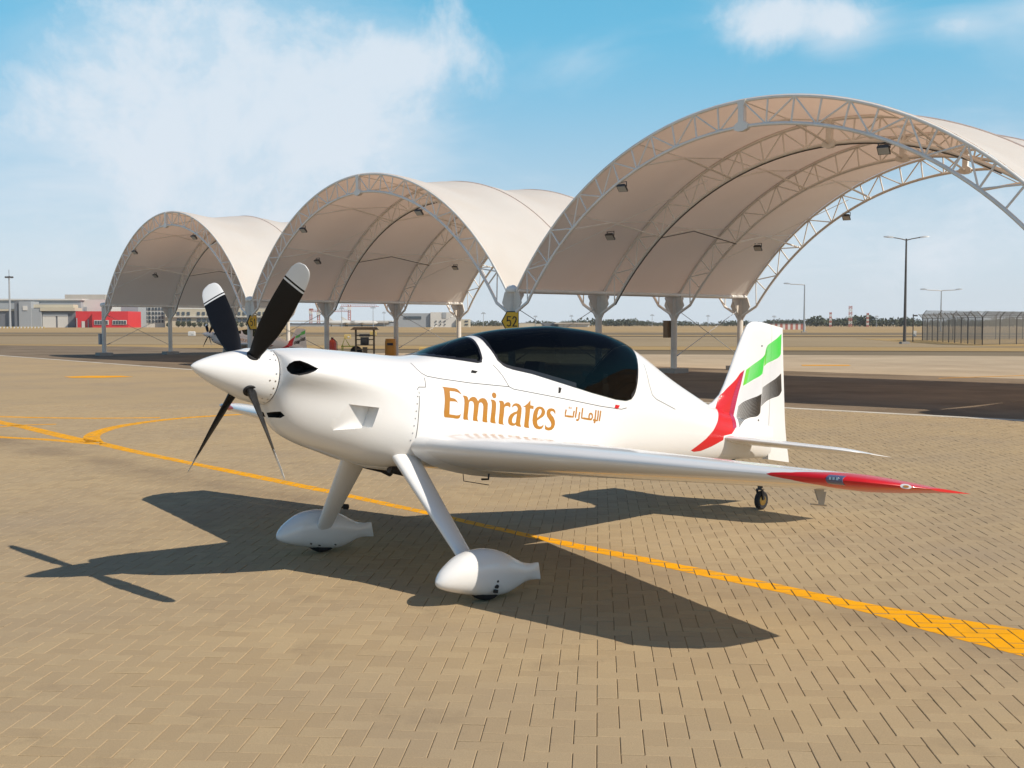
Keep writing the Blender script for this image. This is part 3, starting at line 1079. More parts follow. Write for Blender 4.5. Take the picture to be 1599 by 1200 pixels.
    def shell(name, xs, zlo, zhi, edge, parts, xmax=None):
        vs, fs, mi = [], [], []
        NR = 44
        for (sg) in parts:
            base = len(vs)
            for x in xs:
                a = phi_of_z(x, zlo(x))
                b = phi_of_z(x, zhi(x)) if zhi else -a
                for k in range(NR + 1):
                    ph = a + (b - a) * k / NR
                    p = SURF(x, ph * sg, .003)
                    if xmax and p[0] > xmax(p[2]):
                        p = SURF(xmax(p[2]), ph * sg, .003)
                    vs.append(p)
            for i in range(len(xs) - 1):
                for k in range(NR):
                    f = (base + i * (NR + 1) + k, base + i * (NR + 1) + k + 1, base + (i + 1) * (NR + 1) + k + 1, base + (i + 1) * (NR + 1) + k)
                    cx = sum(vs[q][0] for q in f) / 4
                    cz = sum(vs[q][2] for q in f) / 4
                    fs.append(f)
                    mi.append(1 if dist_poly((cx, cz), edge) < .016 else 0)
        me = bpy.data.meshes.new(name)
        me.from_pydata(vs, [], fs)
        me.polygons.foreach_set('material_index', mi)
        bm = bmesh.new()
        bm.from_mesh(me)
        bmesh.ops.remove_doubles(bm, verts=bm.verts, dist=.0004)
        bmesh.ops.recalc_face_normals(bm, faces=bm.faces)
        bm.to_mesh(me)
        bm.free()
        return link_mesh(name, me, [MATS['tinted_glass'], MATS['black_gloss']], root, 60)
    body = can_lo[:14]

    def zlo_can(x):
        if x > .55:
            return 1.509 + (x - .55) * 3.0
        return interp(body, x) - .006
    xs_c = [-1.137, -1.13, -1.12, -1.11, -1.10, -1.085, -1.07, -1.05, -1.03, -1.01, -.99, -.97, -.95] + [-.93 + .03 * i for i in range(50)] + [.55, .56, .57, .58, .586]
    xs_c = [x for x in xs_c if x <= .5861]
    can = shell('canopy', xs_c, zlo_can, None, can_lo, [1], lambda z: .586)
    wsr = [(.70, 1.480), (.683, 1.505), (.672, 1.56), (.658, 1.62), (.640, 1.672)]

    def zhi_ws(x):
        if x >= .735:
            return None
        return interp(wsr, x)
    xs_w = [1.112, 1.10, 1.08, 1.05] + [1.02 - .03 * i for i in range(10)] + [.735]
    shell_f = shell('windshield', xs_w, lambda x: min(1.462, fz_top(x) - .0005), None, ws_poly, [1])
    xs_w2 = [.735, .725, .712, .70, .69, .675, .66, .64, .62]
    # the rear quarter of the windscreen, between its sill and the hoop
    vs, fs, mi = [], [], []
    NR = 24
    xs_h = [.735, .73, .72, .712, .70, .69, .675, .66, .645, .63, .617]

    def ws_back(z):
        P = sorted([(b, a) for a, b in wsr])
        if z <= P[0][0]:
            return P[0][1]
        for i in range(len(P) - 1):
            if P[i][0] <= z <= P[i + 1][0]:
                t = (z - P[i][0]) / (P[i + 1][0] - P[i][0])
                return P[i][1] + t * (P[i + 1][1] - P[i][1])
        return P[-1][1]
    NX = 14
    a0 = phi_of_z(.735, 1.462)
    for k in range(2 * NR + 1):
        ph = a0 * (1 - k / NR)
        xe = .735
        for _ in range(6):
            xe = ws_back(SURF(xe, ph)[2]) - .004
        for i in range(NX + 1):
            x = .735 + (xe - .735) * i / NX
            vs.append(SURF(x, ph, .003))
    for k in range(2 * NR):
        for i in range(NX):
            f = (k * (NX + 1) + i, k * (NX + 1) + i + 1, (k + 1) * (NX + 1) + i + 1, (k + 1) * (NX + 1) + i)
            fs.append(f)
            cx = sum(vs[q][0] for q in f) / 4
            cz = sum(vs[q][2] for q in f) / 4
            mi.append(1 if dist_poly((cx, cz), ws_poly) < .012 else 0)
    bm = bmesh.new()
    bm.from_mesh(shell_f.data)
    me = bpy.data.meshes.new('q')
    me.from_pydata(vs, [], fs)
    me.polygons.foreach_set('material_index', mi)
    bm.from_mesh(me)
    bmesh.ops.remove_doubles(bm, verts=bm.verts, dist=.0006)
    bmesh.ops.recalc_face_normals(bm, faces=bm.faces)
    bm.to_mesh(shell_f.data)
    bm.free()
    shell_f.data.polygons.foreach_set('use_smooth', [True] * len(shell_f.data.polygons))

    # ---- cockpit furniture, seen through the glass
    for x0 in (.02, -.72):
        m = MB()
        m.loft([[(x0 + .02, -.2, .98), (x0 + .02, .2, .98), (x0 + .10, .2, .98), (x0 + .10, -.2, .98)],
                [(x0 - .10, -.19, 1.36), (x0 - .10, .19, 1.36), (x0 - .02, .19, 1.36), (x0 - .02, -.19, 1.36)],
                [(x0 - .15, -.12, 1.50), (x0 - .15, .12, 1.50), (x0 - .08, .12, 1.50), (x0 - .08, -.12, 1.50)]])
        s_ = m.build('seat', MATS['seat_fabric'], root, 30)
        m = MB()
        m.loft([[(x0 - .15 + .07 * (i % 2), 0, 0) for i in range(0)] or [(x0 - .155, -.10, 1.505), (x0 - .155, .10, 1.505), (x0 - .09, .10, 1.505), (x0 - .09, -.10, 1.505)],
                [(x0 - .17, -.085, 1.585), (x0 - .17, .085, 1.585), (x0 - .11, .085, 1.585), (x0 - .11, -.085, 1.585)]])
        m.build('headrest', MATS['seat_fabric'], s_, 30)
    m = MB()
    m.loft([[(.98, .30 * math.sin(a), 1.33 + .14 * max(0, math.cos(a))) for a in np.linspace(-math.pi / 2, math.pi / 2, 13)],
            [(.66, .35 * math.sin(a), 1.36 + .15 * max(0, math.cos(a))) for a in np.linspace(-math.pi / 2, math.pi / 2, 13)]])
    m.build('instrument_cowl', MATS['cockpit_dark'], root, 40)
    m = MB()
    m.tube([(.36, 0, .98), (.34, 0, 1.25)], .012, 8)
    m.tube([(.34, 0, 1.25), (.33, 0, 1.38)], .02, 8)
    m.build('control_stick', MATS['cockpit_dark'], root, 40)

    # ---- wings with ailerons
    def le(y):
        x = 1.336 - .1386 * y
        if y > 3.45:
            t = min(1, (y - 3.45) / .42)
            x -= .30 * t ** 2.6
        return x

    def te(y):
        return -.90 + .2535 * min(y, 3.87)

    def zc(y):
        return .80 + .034 * y

    def tc(y):
        return .150 + (.106 - .150) * y / 3.85 if y < 3.5 else max(.035, .110 - .078 * ((y - 3.5) / .37) ** 2)
    for s in (1, -1):
        ysta = [.05, .3, .42, .6, .9, 1.3, 1.8, 2.3, 2.8, 3.1, 3.3, 3.45, 3.55, 3.64, 3.72, 3.78, 3.82, 3.85, 3.868]
        m = MB()
        secs = []
        for y in ysta:
            c = le(y) - te(y)
            f1 = 1.0 if y < .55 or y > 3.80 else .745
            secs.append([(le(y) - px * c, s * y, zc(y) + pz * c) for px, pz in airfoil(20, tc(y), 0, .745)])
        m.loft(secs)
        # inboard fixed trailing edge
        secs = []
        for y in (.05, .3, .42, .5):
            c = le(y) - te(y)
            secs.append([(le(y) - px * c, s * y, zc(y) + pz * c) for px, pz in airfoil(8, tc(y), .7449, .999)])
        m.loft(secs)
        wing = m.build('wing', W, root, 35)
        # red tip: its edge sweeps back from the leading edge
        m = MB()
        secs = []
        for y in ysta:
            if y < .52:
                continue
            c = le(y) - te(y)
            secs.append([(le(y) - px * c, s * y, zc(y) + pz * c) for px, pz in airfoil(8, tc(y), .7475, .9995)])
        m.loft(secs)
        ail = m.build('aileron', W, wing, 35)
        for o in (wing, ail):
            o.data.materials.append(MATS['red_paint'])
        red_mask(o=wing, s=s)
        red_mask(o=ail, s=s)
        # wing-root fillet
        m = MB()
        for sg in (1,):
            secs = []
            for y, g in ((.38, .034), (.42, .022), (.46, .010), (.52, .0)):
                c = le(y) - te(y)
                secs.append([(le(y) + g * .6 - px * (c + g), s * y, zc(y) + pz * c + math.copysign(g, pz) * (4 * px * (1 - px)) ** .5 if abs(pz) > 1e-5 else zc(y)) for px, pz in airfoil(20, tc(y), 0, 1)])
            m.loft(secs)
        m.build('root_fillet', W, wing, 50)
        # navigation light behind a clear cover in the leading edge, and tip emblem
        m = MB()
        ys_ = [3.47, 3.485, 3.51, 3.54, 3.555]
        secs = []
        for i, y in enumerate(ys_):
            c = le(y) - te(y)
            h = tc(y) * c
            secs.append([(le(y) + .004 - .085 * (1 - abs(math.cos(a))) * 1.0 if False else le(y) + .004 - .10 * (1 - math.cos(a)) / 2 * 1.0, s * y, zc(y) + .026 * math.sin(a)) for a in np.linspace(-2.2, 2.2, 13)])
        m.loft(secs)
        lens = m.build('light_cover', MATS['nav_lens'], wing, 60)
        m = MB()
        for y in (3.495, 3.513, 3.531):
            m.box((le(y) + .001, s * y, zc(y) + .005), (.012, .014, .014))
        m.build('lamp_board', MATS['steel'], wing)
        m = MB()
        m.lathe([(-.004, .0), (-.004, .05), (.004, .05), (.006, .046), (.006, 0)], (0, 0, 1), (.02, s * 2.05, 0), 24)
        # fuel cap on the inner wing
    # fuel filler cap
        m = MB()
        y = 1.05
        c = le(y) - te(y)
        xf = .42
        zz = zc(y) + [pz for px, pz in airfoil(60, tc(y)) if abs(px - xf) < .03][0] * c
        m.lathe([(-.01, .0), (-.01, .062), (.003, .062), (.005, .055), (.005, 0)], (0.03, 0, 1), (le(y) - xf * c, s * y, zz), 24)
        m.build('fuel_cap', MATS['steel'], wing, 40)
        # aileron spades: arm and plate under the wing
        for y, plate in ((.70, False), (3.05, True)):
            if s > 0 and not plate:
                continue
            c = le(y) - te(y)
            xr = le(y) - .70 * c
            zr = zc(y) - tc(y) * c * .34
            m = MB()
            m.prism([(xr + .16, s * y, zr + .02), (xr + .02, s * y, zr + .02), (xr + .09, s * y, zr - .075)], (0, -.004, 0), (0, .004, 0))
            if not plate:
                m.tube([(xr + .085, s * y, zr - .06), (xr + .045, s * y, zr - .20), (xr - .24, s * y, zr - .215)], .0042, 6)
            else:
                m.prism([(xr + .02, s * (y - .05), zr - .02), (xr - .06, s * (y - .05), zr - .02), (xr - .05, s * (y - .05), zr - .10), (xr + .0, s * (y - .05), zr - .10)], (0, -.003, 0), (0, .003, 0))
                m.tube([(xr + .0, s * y, zr - .10), (xr + .16, s * y, zr - .10)], .005, 6)
            m.build('aileron_spade', MATS['galvanised'] if plate else MATS['dark_metal'], wing)
        # emblem sticker on the tip edge
        m = MB()
        m.lathe([(-.03, 0), (-.03, .030), (.010, .030), (.012, 0)], (0, s, 0), (.40, 0, 0), 24)
        m.v = [(le(3.79) - .012 + (a_ - .40) * .75 + (b_ * s) * .66, s * (3.79 + (b_ * s) * .75 - (a_ - .40) * .66), zc(3.79) + c_ * .42) for a_, b_, c_ in m.v]
        em = m.build('tip_emblem', MATS['grey_print'], wing, 40)
        m = MB()
        m.lathe([(-.02, 0), (-.02, .015), (.0135, .015), (.0135, 0)], (0, s, 0), (.40, 0, 0), 16)
        m.v = [(le(3.79) - .012 + (a_ - .40) * .75 + (b_ * s) * .66, s * (3.79 + (b_ * s) * .75 - (a_ - .40) * .66), zc(3.79) + c_ * .42) for a_, b_, c_ in m.v]
        m.build('emblem_mark', MATS['gold_print'], wing, 40)
        # pitot and drain under the root
        m = MB()
        m.tube([(.86, s * .75, .67), (.86, s * .75, .63), (.92, s * .75, .625)], .008, 6)
        m.build('fuel_drain', MATS['dark_metal'], wing)

    # ---- tailplane
    for s in (1, -1):
        def sle(y):
            x = -2.44 - .33 * (y - .08)
            if y > 1.1:
                x -= .22 * ((y - 1.1) / .22) ** 2.4
            return x

        def ste(y):
            return -3.40 - .03 * y
        ys_ = [.03, .2, .5, .8, 1.0, 1.1, 1.18, 1.24, 1.28, 1.305, 1.318]
        m = MB()
        secs = []
        for y in ys_:
            c = sle(y) - ste(y)
            t = .085 if y < 1.1 else max(.02, .085 - .065 * ((y - 1.1) / .22) ** 2)
            secs.append([(sle(y) - px * c, s * y, 1.195 + pz * c) for px, pz in airfoil(16, t, 0, .55)])
        m.loft(secs)
        st = m.build('tailplane', W, root, 35)
        m = MB()
        secs = []
        for y in ys_[1:]:
            c = sle(y) - ste(y)
            t = .085 if y < 1.1 else max(.02, .085 - .065 * ((y - 1.1) / .22) ** 2)
            secs.append([(sle(y) - px * c, s * y, 1.195 + pz * c) for px, pz in airfoil(10, t, .554, .9995)])
        m.loft(secs)
        m.build('elevator', W, st, 35)

    # ---- fin and rudder
    f_le = pchip([1.00, 1.40, 1.47, 1.52, 1.60, 1.71, 2.071, 2.25, 2.32, 2.355, 2.375, 2.388],
                 [-2.20, -2.26, -2.33, -2.42, -2.505, -2.56, -2.692, -2.765, -2.805, -2.85, -2.91, -3.02])
    f_hinge = pchip([1.0, 2.4], [-3.335, -3.175])
    f_te = pchip([1.0, 1.039, 1.319, 1.831, 2.39], [-3.755, -3.745, -3.638, -3.51, -3.386])

    def fin_t(z):
        return .125 - .055 * (z - 1.2) / 1.2 if z < 2.28 else max(.012, .075 * (1 - ((z - 2.28) / .118) ** 2))
    zs = [1.12, 1.25, 1.4, 1.47, 1.52, 1.6, 1.71, 1.85, 2.0, 2.1, 2.2, 2.28, 2.32, 2.345, 2.365, 2.378, 2.387]
    m = MB()
    secs = []
    for z in zs:
        a, h, b = f_le(z), f_hinge(z), f_te(z)
        c = a - b
        fr = (a - h) / c
        secs.append([(a - px * c, pz / .1 * fin_t(z) / 1.0, z) for px, pz in airfoil(20, .1, 0, fr)])
    m.loft(secs)
    fin = m.build('fin', W, root, 35)
    m = MB()
    secs = []
    for z in [1.05, 1.12] + zs[1:]:
        a, h, b = f_le(max(z, 1.5)), f_hinge(z), f_te(z)
        c = a - b
        fr = (a - h) / c
        secs.append([(a - px * c, pz / .1 * fin_t(max(z, 1.3)) / 1.0, z) for px, pz in airfoil(12, .1, fr + .006, .9995)])
    m.loft(secs)
    rud = m.build('rudder', W, fin, 35)

    # ---- propeller
    prop = empty('propeller', (2.455, 0, 1.144))
    prop.parent = root
    m = MB()
    prof = [(.0, .188), (.03, .188), (.10, .182), (.16, .172), (.225, .149), (.30, .125), (.36, .103), (.40, .086), (.45, .062), (.49, .040), (.515, .022), (.528, .008), (.531, .001)]
    m.lathe([(-.012, .18)] + prof, (1, 0, 0), (-.155, 0, 0), 48)
    sp = m.build('spinner', W, prop, 50)
    m = MB()
    m.lathe([(-.03, .10), (-.03, .180), (-.0125, .180), (-.0125, .10)], (1, 0, 0), (-.155, 0, 0), 48)
    m.build('back_plate', MATS['dark_cavity'], prop, 30)
    chord = pchip([.10, .19, .30, .45, .60, .75, .86, .91, .932, .940], [.075, .085, .125, .160, .172, .168, .150, .118, .075, .02])
    twist = pchip([.10, .3, .6, .94], [60, 51, 41, 34])
    thick = pchip([.10, .19, .3, .6, .94], [.070, .055, .030, .017, .006])
    for k in range(4):
        rs = [.12, .16, .20, .25, .32, .40, .48, .56, .64, .70, .74, .768, .7681, .782, .7821, .795, .7951, .84, .87, .895, .912, .924, .933, .938, .940]
        secs, mats = [], []
        for r in rs:
            c, t, b = chord(r), thick(r), R(twist(r))
            sec = []
            for a in np.linspace(0, 2 * math.pi, 19)[:-1]:
                u = math.cos(a) * c / 2
                w = math.sin(a) * t / 2 * (1 - .35 * math.cos(a))
                # e_t is the direction the blade moves (towards -y for the top blade)
                et, xx = u * math.cos(b) - w * math.sin(b) * -1 * -1, u * math.sin(b) + w * math.cos(b)
                sec.append((xx, -et, r))
            secs.append(sec)
        m = MB()
        m.loft(secs)
        me = m.mesh('blade')
        bl = link_mesh('blade', me, [MATS['blade_black'], MATS['blade_white']], prop, 50)
        for p in me.polygons:
            r = sum(me.vertices[v].co.z for v in p.vertices) / len(p.vertices)
            p.material_index = 1 if (.7682 < r < .782 or r > .7952) else 0
        # a measured from straight up towards the left wing
        an = R(-48.8 + 90 * k)
        bl.rotation_euler = (-an, 0, 0)
        m = MB()
        m.lathe([(0, .046), (.024, .048), (.03, .044), (.03, .0)], (0, 0, 1), (0, 0, .142), 24)
        ck = m.build('blade_root', MATS['black_rubber'], prop, 40)
        ck.rotation_euler = (-an, 0, 0)
    m = MB()
    for k in range(24):
        a = 2 * math.pi * (k + .5) / 24
        for xx, r in ((-.14, .1885), (-.10, .1865)):
            if xx == -.10 and k % 3:
                continue
            d = Vector((.03, math.sin(a), math.cos(a)))
            m.lathe([(-.002, .0), (-.002, .006), (.0015, .006), (.0015, 0)], d, (xx, math.sin(a) * r, math.cos(a) * r), 8)
    sc = m.build('screw_heads', MATS['steel'], prop)
    sc['kind'] = 'stuff'

    # ---- landing gear
    for s in (1, -1):
        m = MB()
        secs = []
        for t in np.linspace(0, 1, 13):
            c = .250 + (.135 - .250) * t ** .8
            th = .085 + (.050 - .085) * t
            cx = 1.275 + (1.085 - 1.275) * t
            y = .30 + (.955 - .30) * t
            z = .715 + (.04 - .715) * t
            sec = []
            for a in np.linspace(0, 2 * math.pi, 25)[:-1]:
                u = math.cos(a) * c / 2
                w = math.sin(a) * th / 2 * (1 + .35 * math.cos(a))
                sec.append((cx + u, s * (y + w * .80), z + w * .60))
            secs.append(sec)
        m.loft(secs)
        leg = m.build('gear_leg', W, root, 50)
        m = MB()
        hts = [(1.448, .001, -.052, -.0525), (1.435, .026, -.018, -.078), (1.40, .055, .030, -.096), (1.34, .083, .084, -.110), (1.27, .105, .132, -.120), (1.18, .118, .164, -.128), (1.06, .122, .180, -.135), (.96, .115, .172, -.134), (.87, .098, .148, -.122), (.78, .074, .115, -.086), (.70, .052, .092, -.046), (.63, .032, .090, -.026), (.565, .013, .098, -.020), (.548, .004, .098, -.020)]
        top = pchip([h[0] for h in hts], [h[2] for h in hts])
        bot = pchip([h[0] for h in hts], [h[3] for h in hts])
        wid = pchip([h[0] for h in hts], [h[1] for h in hts])
        secs = []
        for x in [1.448, 1.445, 1.435, 1.42] + [1.40 - .03 * i for i in range(28)] + [.555, .546]:
            tz, bz, w = top(x), bot(x), wid(x)
            mz = (tz + bz) / 2
            secs.append([(x + (.02 * (z0 - mz) / .06 if x < .60 else 0), s * (1.05 + w * math.copysign(abs(math.sin(a)) ** .9, math.sin(a))), z0) for a in np.linspace(0, 2 * math.pi, 33)[:-1] for z0 in [mz + (tz - bz) / 2 * math.copysign(abs(math.cos(a)) ** .9, math.cos(a))]])
        m.loft(secs)
        pant = m.build('wheel_pant', W, leg, 50)
        m = MB()
        m.lathe([(-.055, .085), (-.058, .125), (-.045, .146), (-.02, .155), (.02, .155), (.045, .146), (.058, .125), (.055, .085)], (0, 1, 0), (1.03, s * 1.05, -.0095), 40)
        tyre = m.build('wheel', MATS['black_rubber'], leg, 40)
        m = MB()
        for (x, z, r) in ((1.02, -.02, .008), (1.02, -.055, .013)):
            m.lathe([(-.02, r), (.004, r), (.004, 0)], (0, s, 0), (x, s * 1.166, z), 14)
        m.box((1.02, s * 1.158, -.088), (.026, .02, .022))
        for (x, z) in ((1.18, -.09), (1.10, -.10), (.95, -.09), (1.16, .02), (.90, -.04)):
            m.lathe([(-.02, .005), (.003, .005), (.003, 0)], (0, -s, 0), (x, s * (1.05 - wid(x) * .86), z), 8)
        m.build('access_ports', MATS['black_rubber'], leg)['kind'] = 'stuff'
    m = MB()
    m.tube([(1.10, -.765, .24), (1.035, -.765, .24)], .015, 10)
    m.tube([(1.04, -.765, .24), (1.005, -.765, .24)], .022, 10)
    m.build('brake_fitting', MATS['black_rubber'], root)
    # tail wheel on its spring
    m = MB()
    m.loft([[(x, y, z + dz) for y, dz in ((-w, -.008), (w, -.008), (w, .008), (-w, .008))] for x, w, z in ((-2.78, .035, 1.005), (-3.05, .03, .93), (-3.24, .025, .80), (-3.32, .022, .765))])
    sprg = m.build('tail_spring', MATS['dark_metal'], root, 40)
    m = MB()
    m.tube([(-3.30, 0, .79), (-3.30, 0, .735)], .022, 10)
    for sy in (-1, 1):
        m.bar((-3.30, sy * .032, .745), (-3.345, sy * .032, .645), .008, .03, (1, 0, 0))
    m.bar((-3.30, -.034, .742), (-3.30, .034, .742), .03, .012)
    m.build('tail_fork', MATS['dark_metal'], sprg, 40)
    m = MB()
    m.lathe([(-.022, .055), (-.026, .078), (-.016, .092), (0, .096), (.016, .092), (.026, .078), (.022, .055)], (0, 1, 0), (-3.345, 0, .6375), 28)
    tw = m.build('tail_wheel', MATS['black_rubber'], root, 40)
    m = MB()
    m.lathe([(-.027, .0), (-.027, .018), (-.024, .05), (-.018, .056), (.018, .056), (.024, .05), (.027, .018), (.027, 0)], (0, 1, 0), (-3.345, 0, .6375), 20)
    m.build('rim', MATS['brass'], tw, 30)

    # ---- prints, panel lines and small fittings laid on the real surface
    def bvh(obs):
        V, F = [], []
        for o in obs:
            b = len(V)
            V += [v.co.copy() for v in o.data.vertices]
            F += [tuple(b + i for i in p.vertices) for p in o.data.polygons]
        return BVHTree.FromPolygons(V, F)
    m = MB()
    secs = []
    for z in zs:
        a, b = f_le(z), f_te(z)
        secs.append([(a - px * (a - b), pz / .1 * fin_t(z), z) for px, pz in airfoil(40, .1)])
    m.loft(secs)
    proxy = m.build('proxy', W)
    hull = bvh([fus, proxy, can])
    pm = proxy.data
    bpy.data.objects.remove(proxy)
    bpy.data.meshes.remove(pm)

    def drop(x, z, s=1, lift=.0012):
        h = hull.ray_cast(Vector((x, 2.0 * s, z)), Vector((0, -s, 0)))
        if h[0] is None:
            return None
        n = h[1] if h[1].y * s > 0 else -h[1]
        return h[0] + n * lift

    def polygon_decal(name, loops, m, parent, s=1, step=.03, lift=.0012):
        cu = bpy.data.curves.new('c', 'CURVE')
        cu.dimensions = '2D'
        cu.fill_mode = 'FRONT'
        for lp in loops:
            sp_ = cu.splines.new('POLY')
            sp_.points.add(len(lp) - 1)
            for pt, q in zip(sp_.points, lp):
                pt.co = (q[0], q[1], 0, 1)
            sp_.use_cyclic_u = True
        ob = bpy.data.objects.new('c', cu)
        col.objects.link(ob)
        dg = bpy.context.evaluated_depsgraph_get()
        me = bpy.data.meshes.new_from_object(ob.evaluated_get(dg))
        bpy.data.objects.remove(ob)
        bm = bmesh.new()
        bm.from_mesh(me)
        xs_ = [v.co.x for v in bm.verts]
        ys_ = [v.co.y for v in bm.verts]
        for ax, lo_, hi_ in ((0, min(xs_), max(xs_)), (1, min(ys_), max(ys_))):
            t = math.floor(lo_ / step) * step + step
            while t < hi_:
                co = Vector((t, 0, 0)) if ax == 0 else Vector((0, t, 0))
                no = Vector((1, 0, 0)) if ax == 0 else Vector((0, 1, 0))
                bmesh.ops.bisect_plane(bm, geom=bm.verts[:] + bm.edges[:] + bm.faces[:], plane_co=co, plane_no=no)
                t += step
        dead = []
        for v in bm.verts:
            p = drop(v.co.x, v.co.y, s, lift)
            if p is None:
                dead.append(v)
            else:
                v.co = p
        bmesh.ops.delete(bm, geom=dead, context='VERTS')
        bmesh.ops.recalc_face_normals(bm, faces=bm.faces)
        bm.to_mesh(me)
        bm.free()
        me.materials.clear()
        return link_mesh(name, me, m, parent)

    def grid_decal(name, pts, m, parent, s=1, lift=.0014):
        """pts: rows of (x,z); several grids may be joined"""
        vs, fs = [], []
        for grid in pts:
            b = len(vs)
            w = len(grid[0])
            ok = True
            tmp = []
            for row in grid:
                for q in row:
                    p = drop(q[0], q[1], s, lift)
                    if p is None:
                        ok = False
                    tmp.append(p)
            if not ok:
                # keep only the quads that found the surface
                for i in range(len(grid) - 1):
                    for k in range(w - 1):
                        q4 = [tmp[i * w + k], tmp[i * w + k + 1], tmp[(i + 1) * w + k + 1], tmp[(i + 1) * w + k]]
                        if all(q is not None for q in q4):
                            bb = len(vs)
                            vs += [tuple(q) for q in q4]
                            fs.append((bb, bb + 1, bb + 2, bb + 3))
                continue
            vs += [tuple(p) for p in tmp]
            for i in range(len(grid) - 1):
                for k in range(w - 1):
                    fs.append((b + i * w + k, b + i * w + k + 1, b + (i + 1) * w + k + 1, b + (i + 1) * w + k))
        me = bpy.data.meshes.new(name)
        me.from_pydata(vs, [], fs)
        bm = bmesh.new()
        bm.from_mesh(me)
        bmesh.ops.recalc_face_normals(bm, faces=bm.faces)
        bm.to_mesh(me)
        bm.free()
        return link_mesh(name, me, m, parent)

    def stroke_grid(pts, w, sub=6):
        P = [Vector(p) for p in pts]
        out = []
        L = []
        for i in range(len(P) - 1):
            n = max(1, int((P[i + 1] - P[i]).length / .025))
            for k in range(n):
                L.append(P[i].lerp(P[i + 1], k / n))
        L.append(P[-1])
        rows = []
        for i, p in enumerate(L):
            d = (L[min(i + 1, len(L) - 1)] - L[max(i - 1, 0)]).normalized()
            n = Vector((-d.y, d.x)) * w / 2
            rows.append([tuple(p + n), tuple(p - n)])
        return rows
    # the name on the left side
    for lp in LETTERS:
        polygon_decal('letter', lp, MATS['gold_print'], fus)
    for st_ in ARABIC:
        grid_decal('letter', [stroke_grid(st_, .016 if len(st_) > 2 else .016)], MATS['gold_print'], fus)

    # flag on the fin, both sides
    def curve(pts, t):
        n = len(pts) - 1
        f = min(t * n, n - 1e-6)
        i = int(f)
        u = f - i
        p0, p1, p2, p3 = [Vector(pts[max(0, min(n, j))]) for j in (i - 1, i, i + 1, i + 2)]
        return .5 * ((2 * p1) + (p2 - p0) * u + (2 * p0 - 5 * p1 + 4 * p2 - p3) * u * u + (3 * p1 - p0 - 3 * p2 + p3) * u ** 3)
    for s in (1, -1):
        polygon_decal('flag_red', [[(x - (.05 if 1.44 < z < 1.80 and x > -2.66 else 0), z) for x, z in [(q[0] + max(0, (fz_hw(q[0]) * .92 - .08)) * .95 * min(1, max(0, (1.42 - q[1]) / .2)), q[1]) for q in RED]]], MATS['red_paint'], fin, s, .02)
        # hairlines and the darker fly edge of the red panel
        rt = [(-2.79, 1.881), (-2.72, 1.60), (-2.685, 1.44), (-2.668, 1.31)]
        lf = [(-2.76, 1.855), (-2.675, 1.66), (-2.62, 1.46), (-2.60, 1.29)]
        grid_decal('flag_red_edge', [[[tuple(curve(lf, i / 20).lerp(curve(rt, i / 20), k / 3)) for k in range(4)] for i in range(21)]], MATS['crimson_print'], fin, s, .0022)
        gr = []
        for i in range(26):
            t = (i + .5) / 26
            a = curve([(-2.765, 1.835), (-2.64, 1.69), (-2.53, 1.55), (-2.44, 1.42), (-2.40, 1.30)], t)
            b = curve(rt, t) + Vector((0, .012))
            mid_ = a.lerp(b, .5) + Vector((0, -.018))
            rows = []
            for k in range(9):
                q = a.lerp(mid_, k / 4) if k <= 4 else mid_.lerp(b, (k - 4) / 4)
                w = .0010 * math.sin(math.pi * (k + .3) / 8.6)
                rows.append([(q.x, q.y + w), (q.x, q.y - w)])
            gr.append(rows)
        grid_decal('flag_hairlines', gr, MATS['light_red_print'], fin, s, .0030)['kind'] = 'stuff'
        for key, mt, gap in (('g1', 'green_print', .34), ('g2', 'green_print', .34), ('b1', 'black_print', .45), ('b2', 'black_print', .45), ('w1', 'grey_print', .25), ('w2', 'grey_print', .25)):
            tp, bt = [[(x_ - .058 * min(1, max(0, (-x_ - 2.95) / .38)), z_) for x_, z_ in c_] for c_ in PATCH[key]]
            NS = 14
            grids = []
            for i in range(NS):
                rows = []
                for k in range(17):
                    t = k / 16
                    g = gap * max(0, 1 - t / .8) ** .8
                    a = curve(tp, t).lerp(curve(bt, t), (i + g / 2) / NS)
                    b = curve(tp, t).lerp(curve(bt, t), (i + 1 - g / 2 - (.0 if t > .8 else 0)) / NS)
                    rows.append([tuple(a), tuple(b)])
                grids.append(rows)
            nm = {'g': 'flag_green', 'b': 'flag_black', 'w': 'flag_white'}[key[0]]
            grid_decal(nm, grids, MATS[mt], fin, s, .0016)
            if key[0] == 'g':
                rows = [[tuple(curve(tp, t).lerp(curve(bt, t), q / 8)) for q in range(9)] for t in np.linspace(.0, .16, 5)]
                grid_decal('flag_lime', [rows], MATS['lime_print'], fin, s, .0012)
    # panel lines
    for s in (1, -1):
        lines = [[(1.307, 1.215), (1.295, 1.011), (1.278, .80)],
                 [(1.307, 1.215), (1.245, 1.222)], [(1.245, 1.222), (1.238, 1.29)],
                 [(1.29, 1.385), (1.275, 1.345), (1.25, 1.318), (1.21, 1.303), (1.1, 1.300), (.846, 1.303), (.473, 1.322), (.426, 1.309), (-.032, 1.300), (-.54, 1.287), (-.80, 1.291), (-.87, 1.31)],
                 [(.473, 1.322), (.53, 1.40), (.60, 1.47)],
                 [(-1.19, 1.72), (-1.205, 1.55), (-1.24, 1.46), (-1.30, 1.43), (-1.60, 1.373)]]
        for ln in lines:
            P = []
            for i in range(len(ln) - 1):
                for k in range(5):
                    P.append(tuple(Vector(ln[i]).lerp(Vector(ln[i + 1]), k / 5)))
            P.append(ln[-1])
            grid_decal('panel_seam', [stroke_grid(P, .0062)], MATS['panel_line'], fus, s, .0006)
        m = MB()
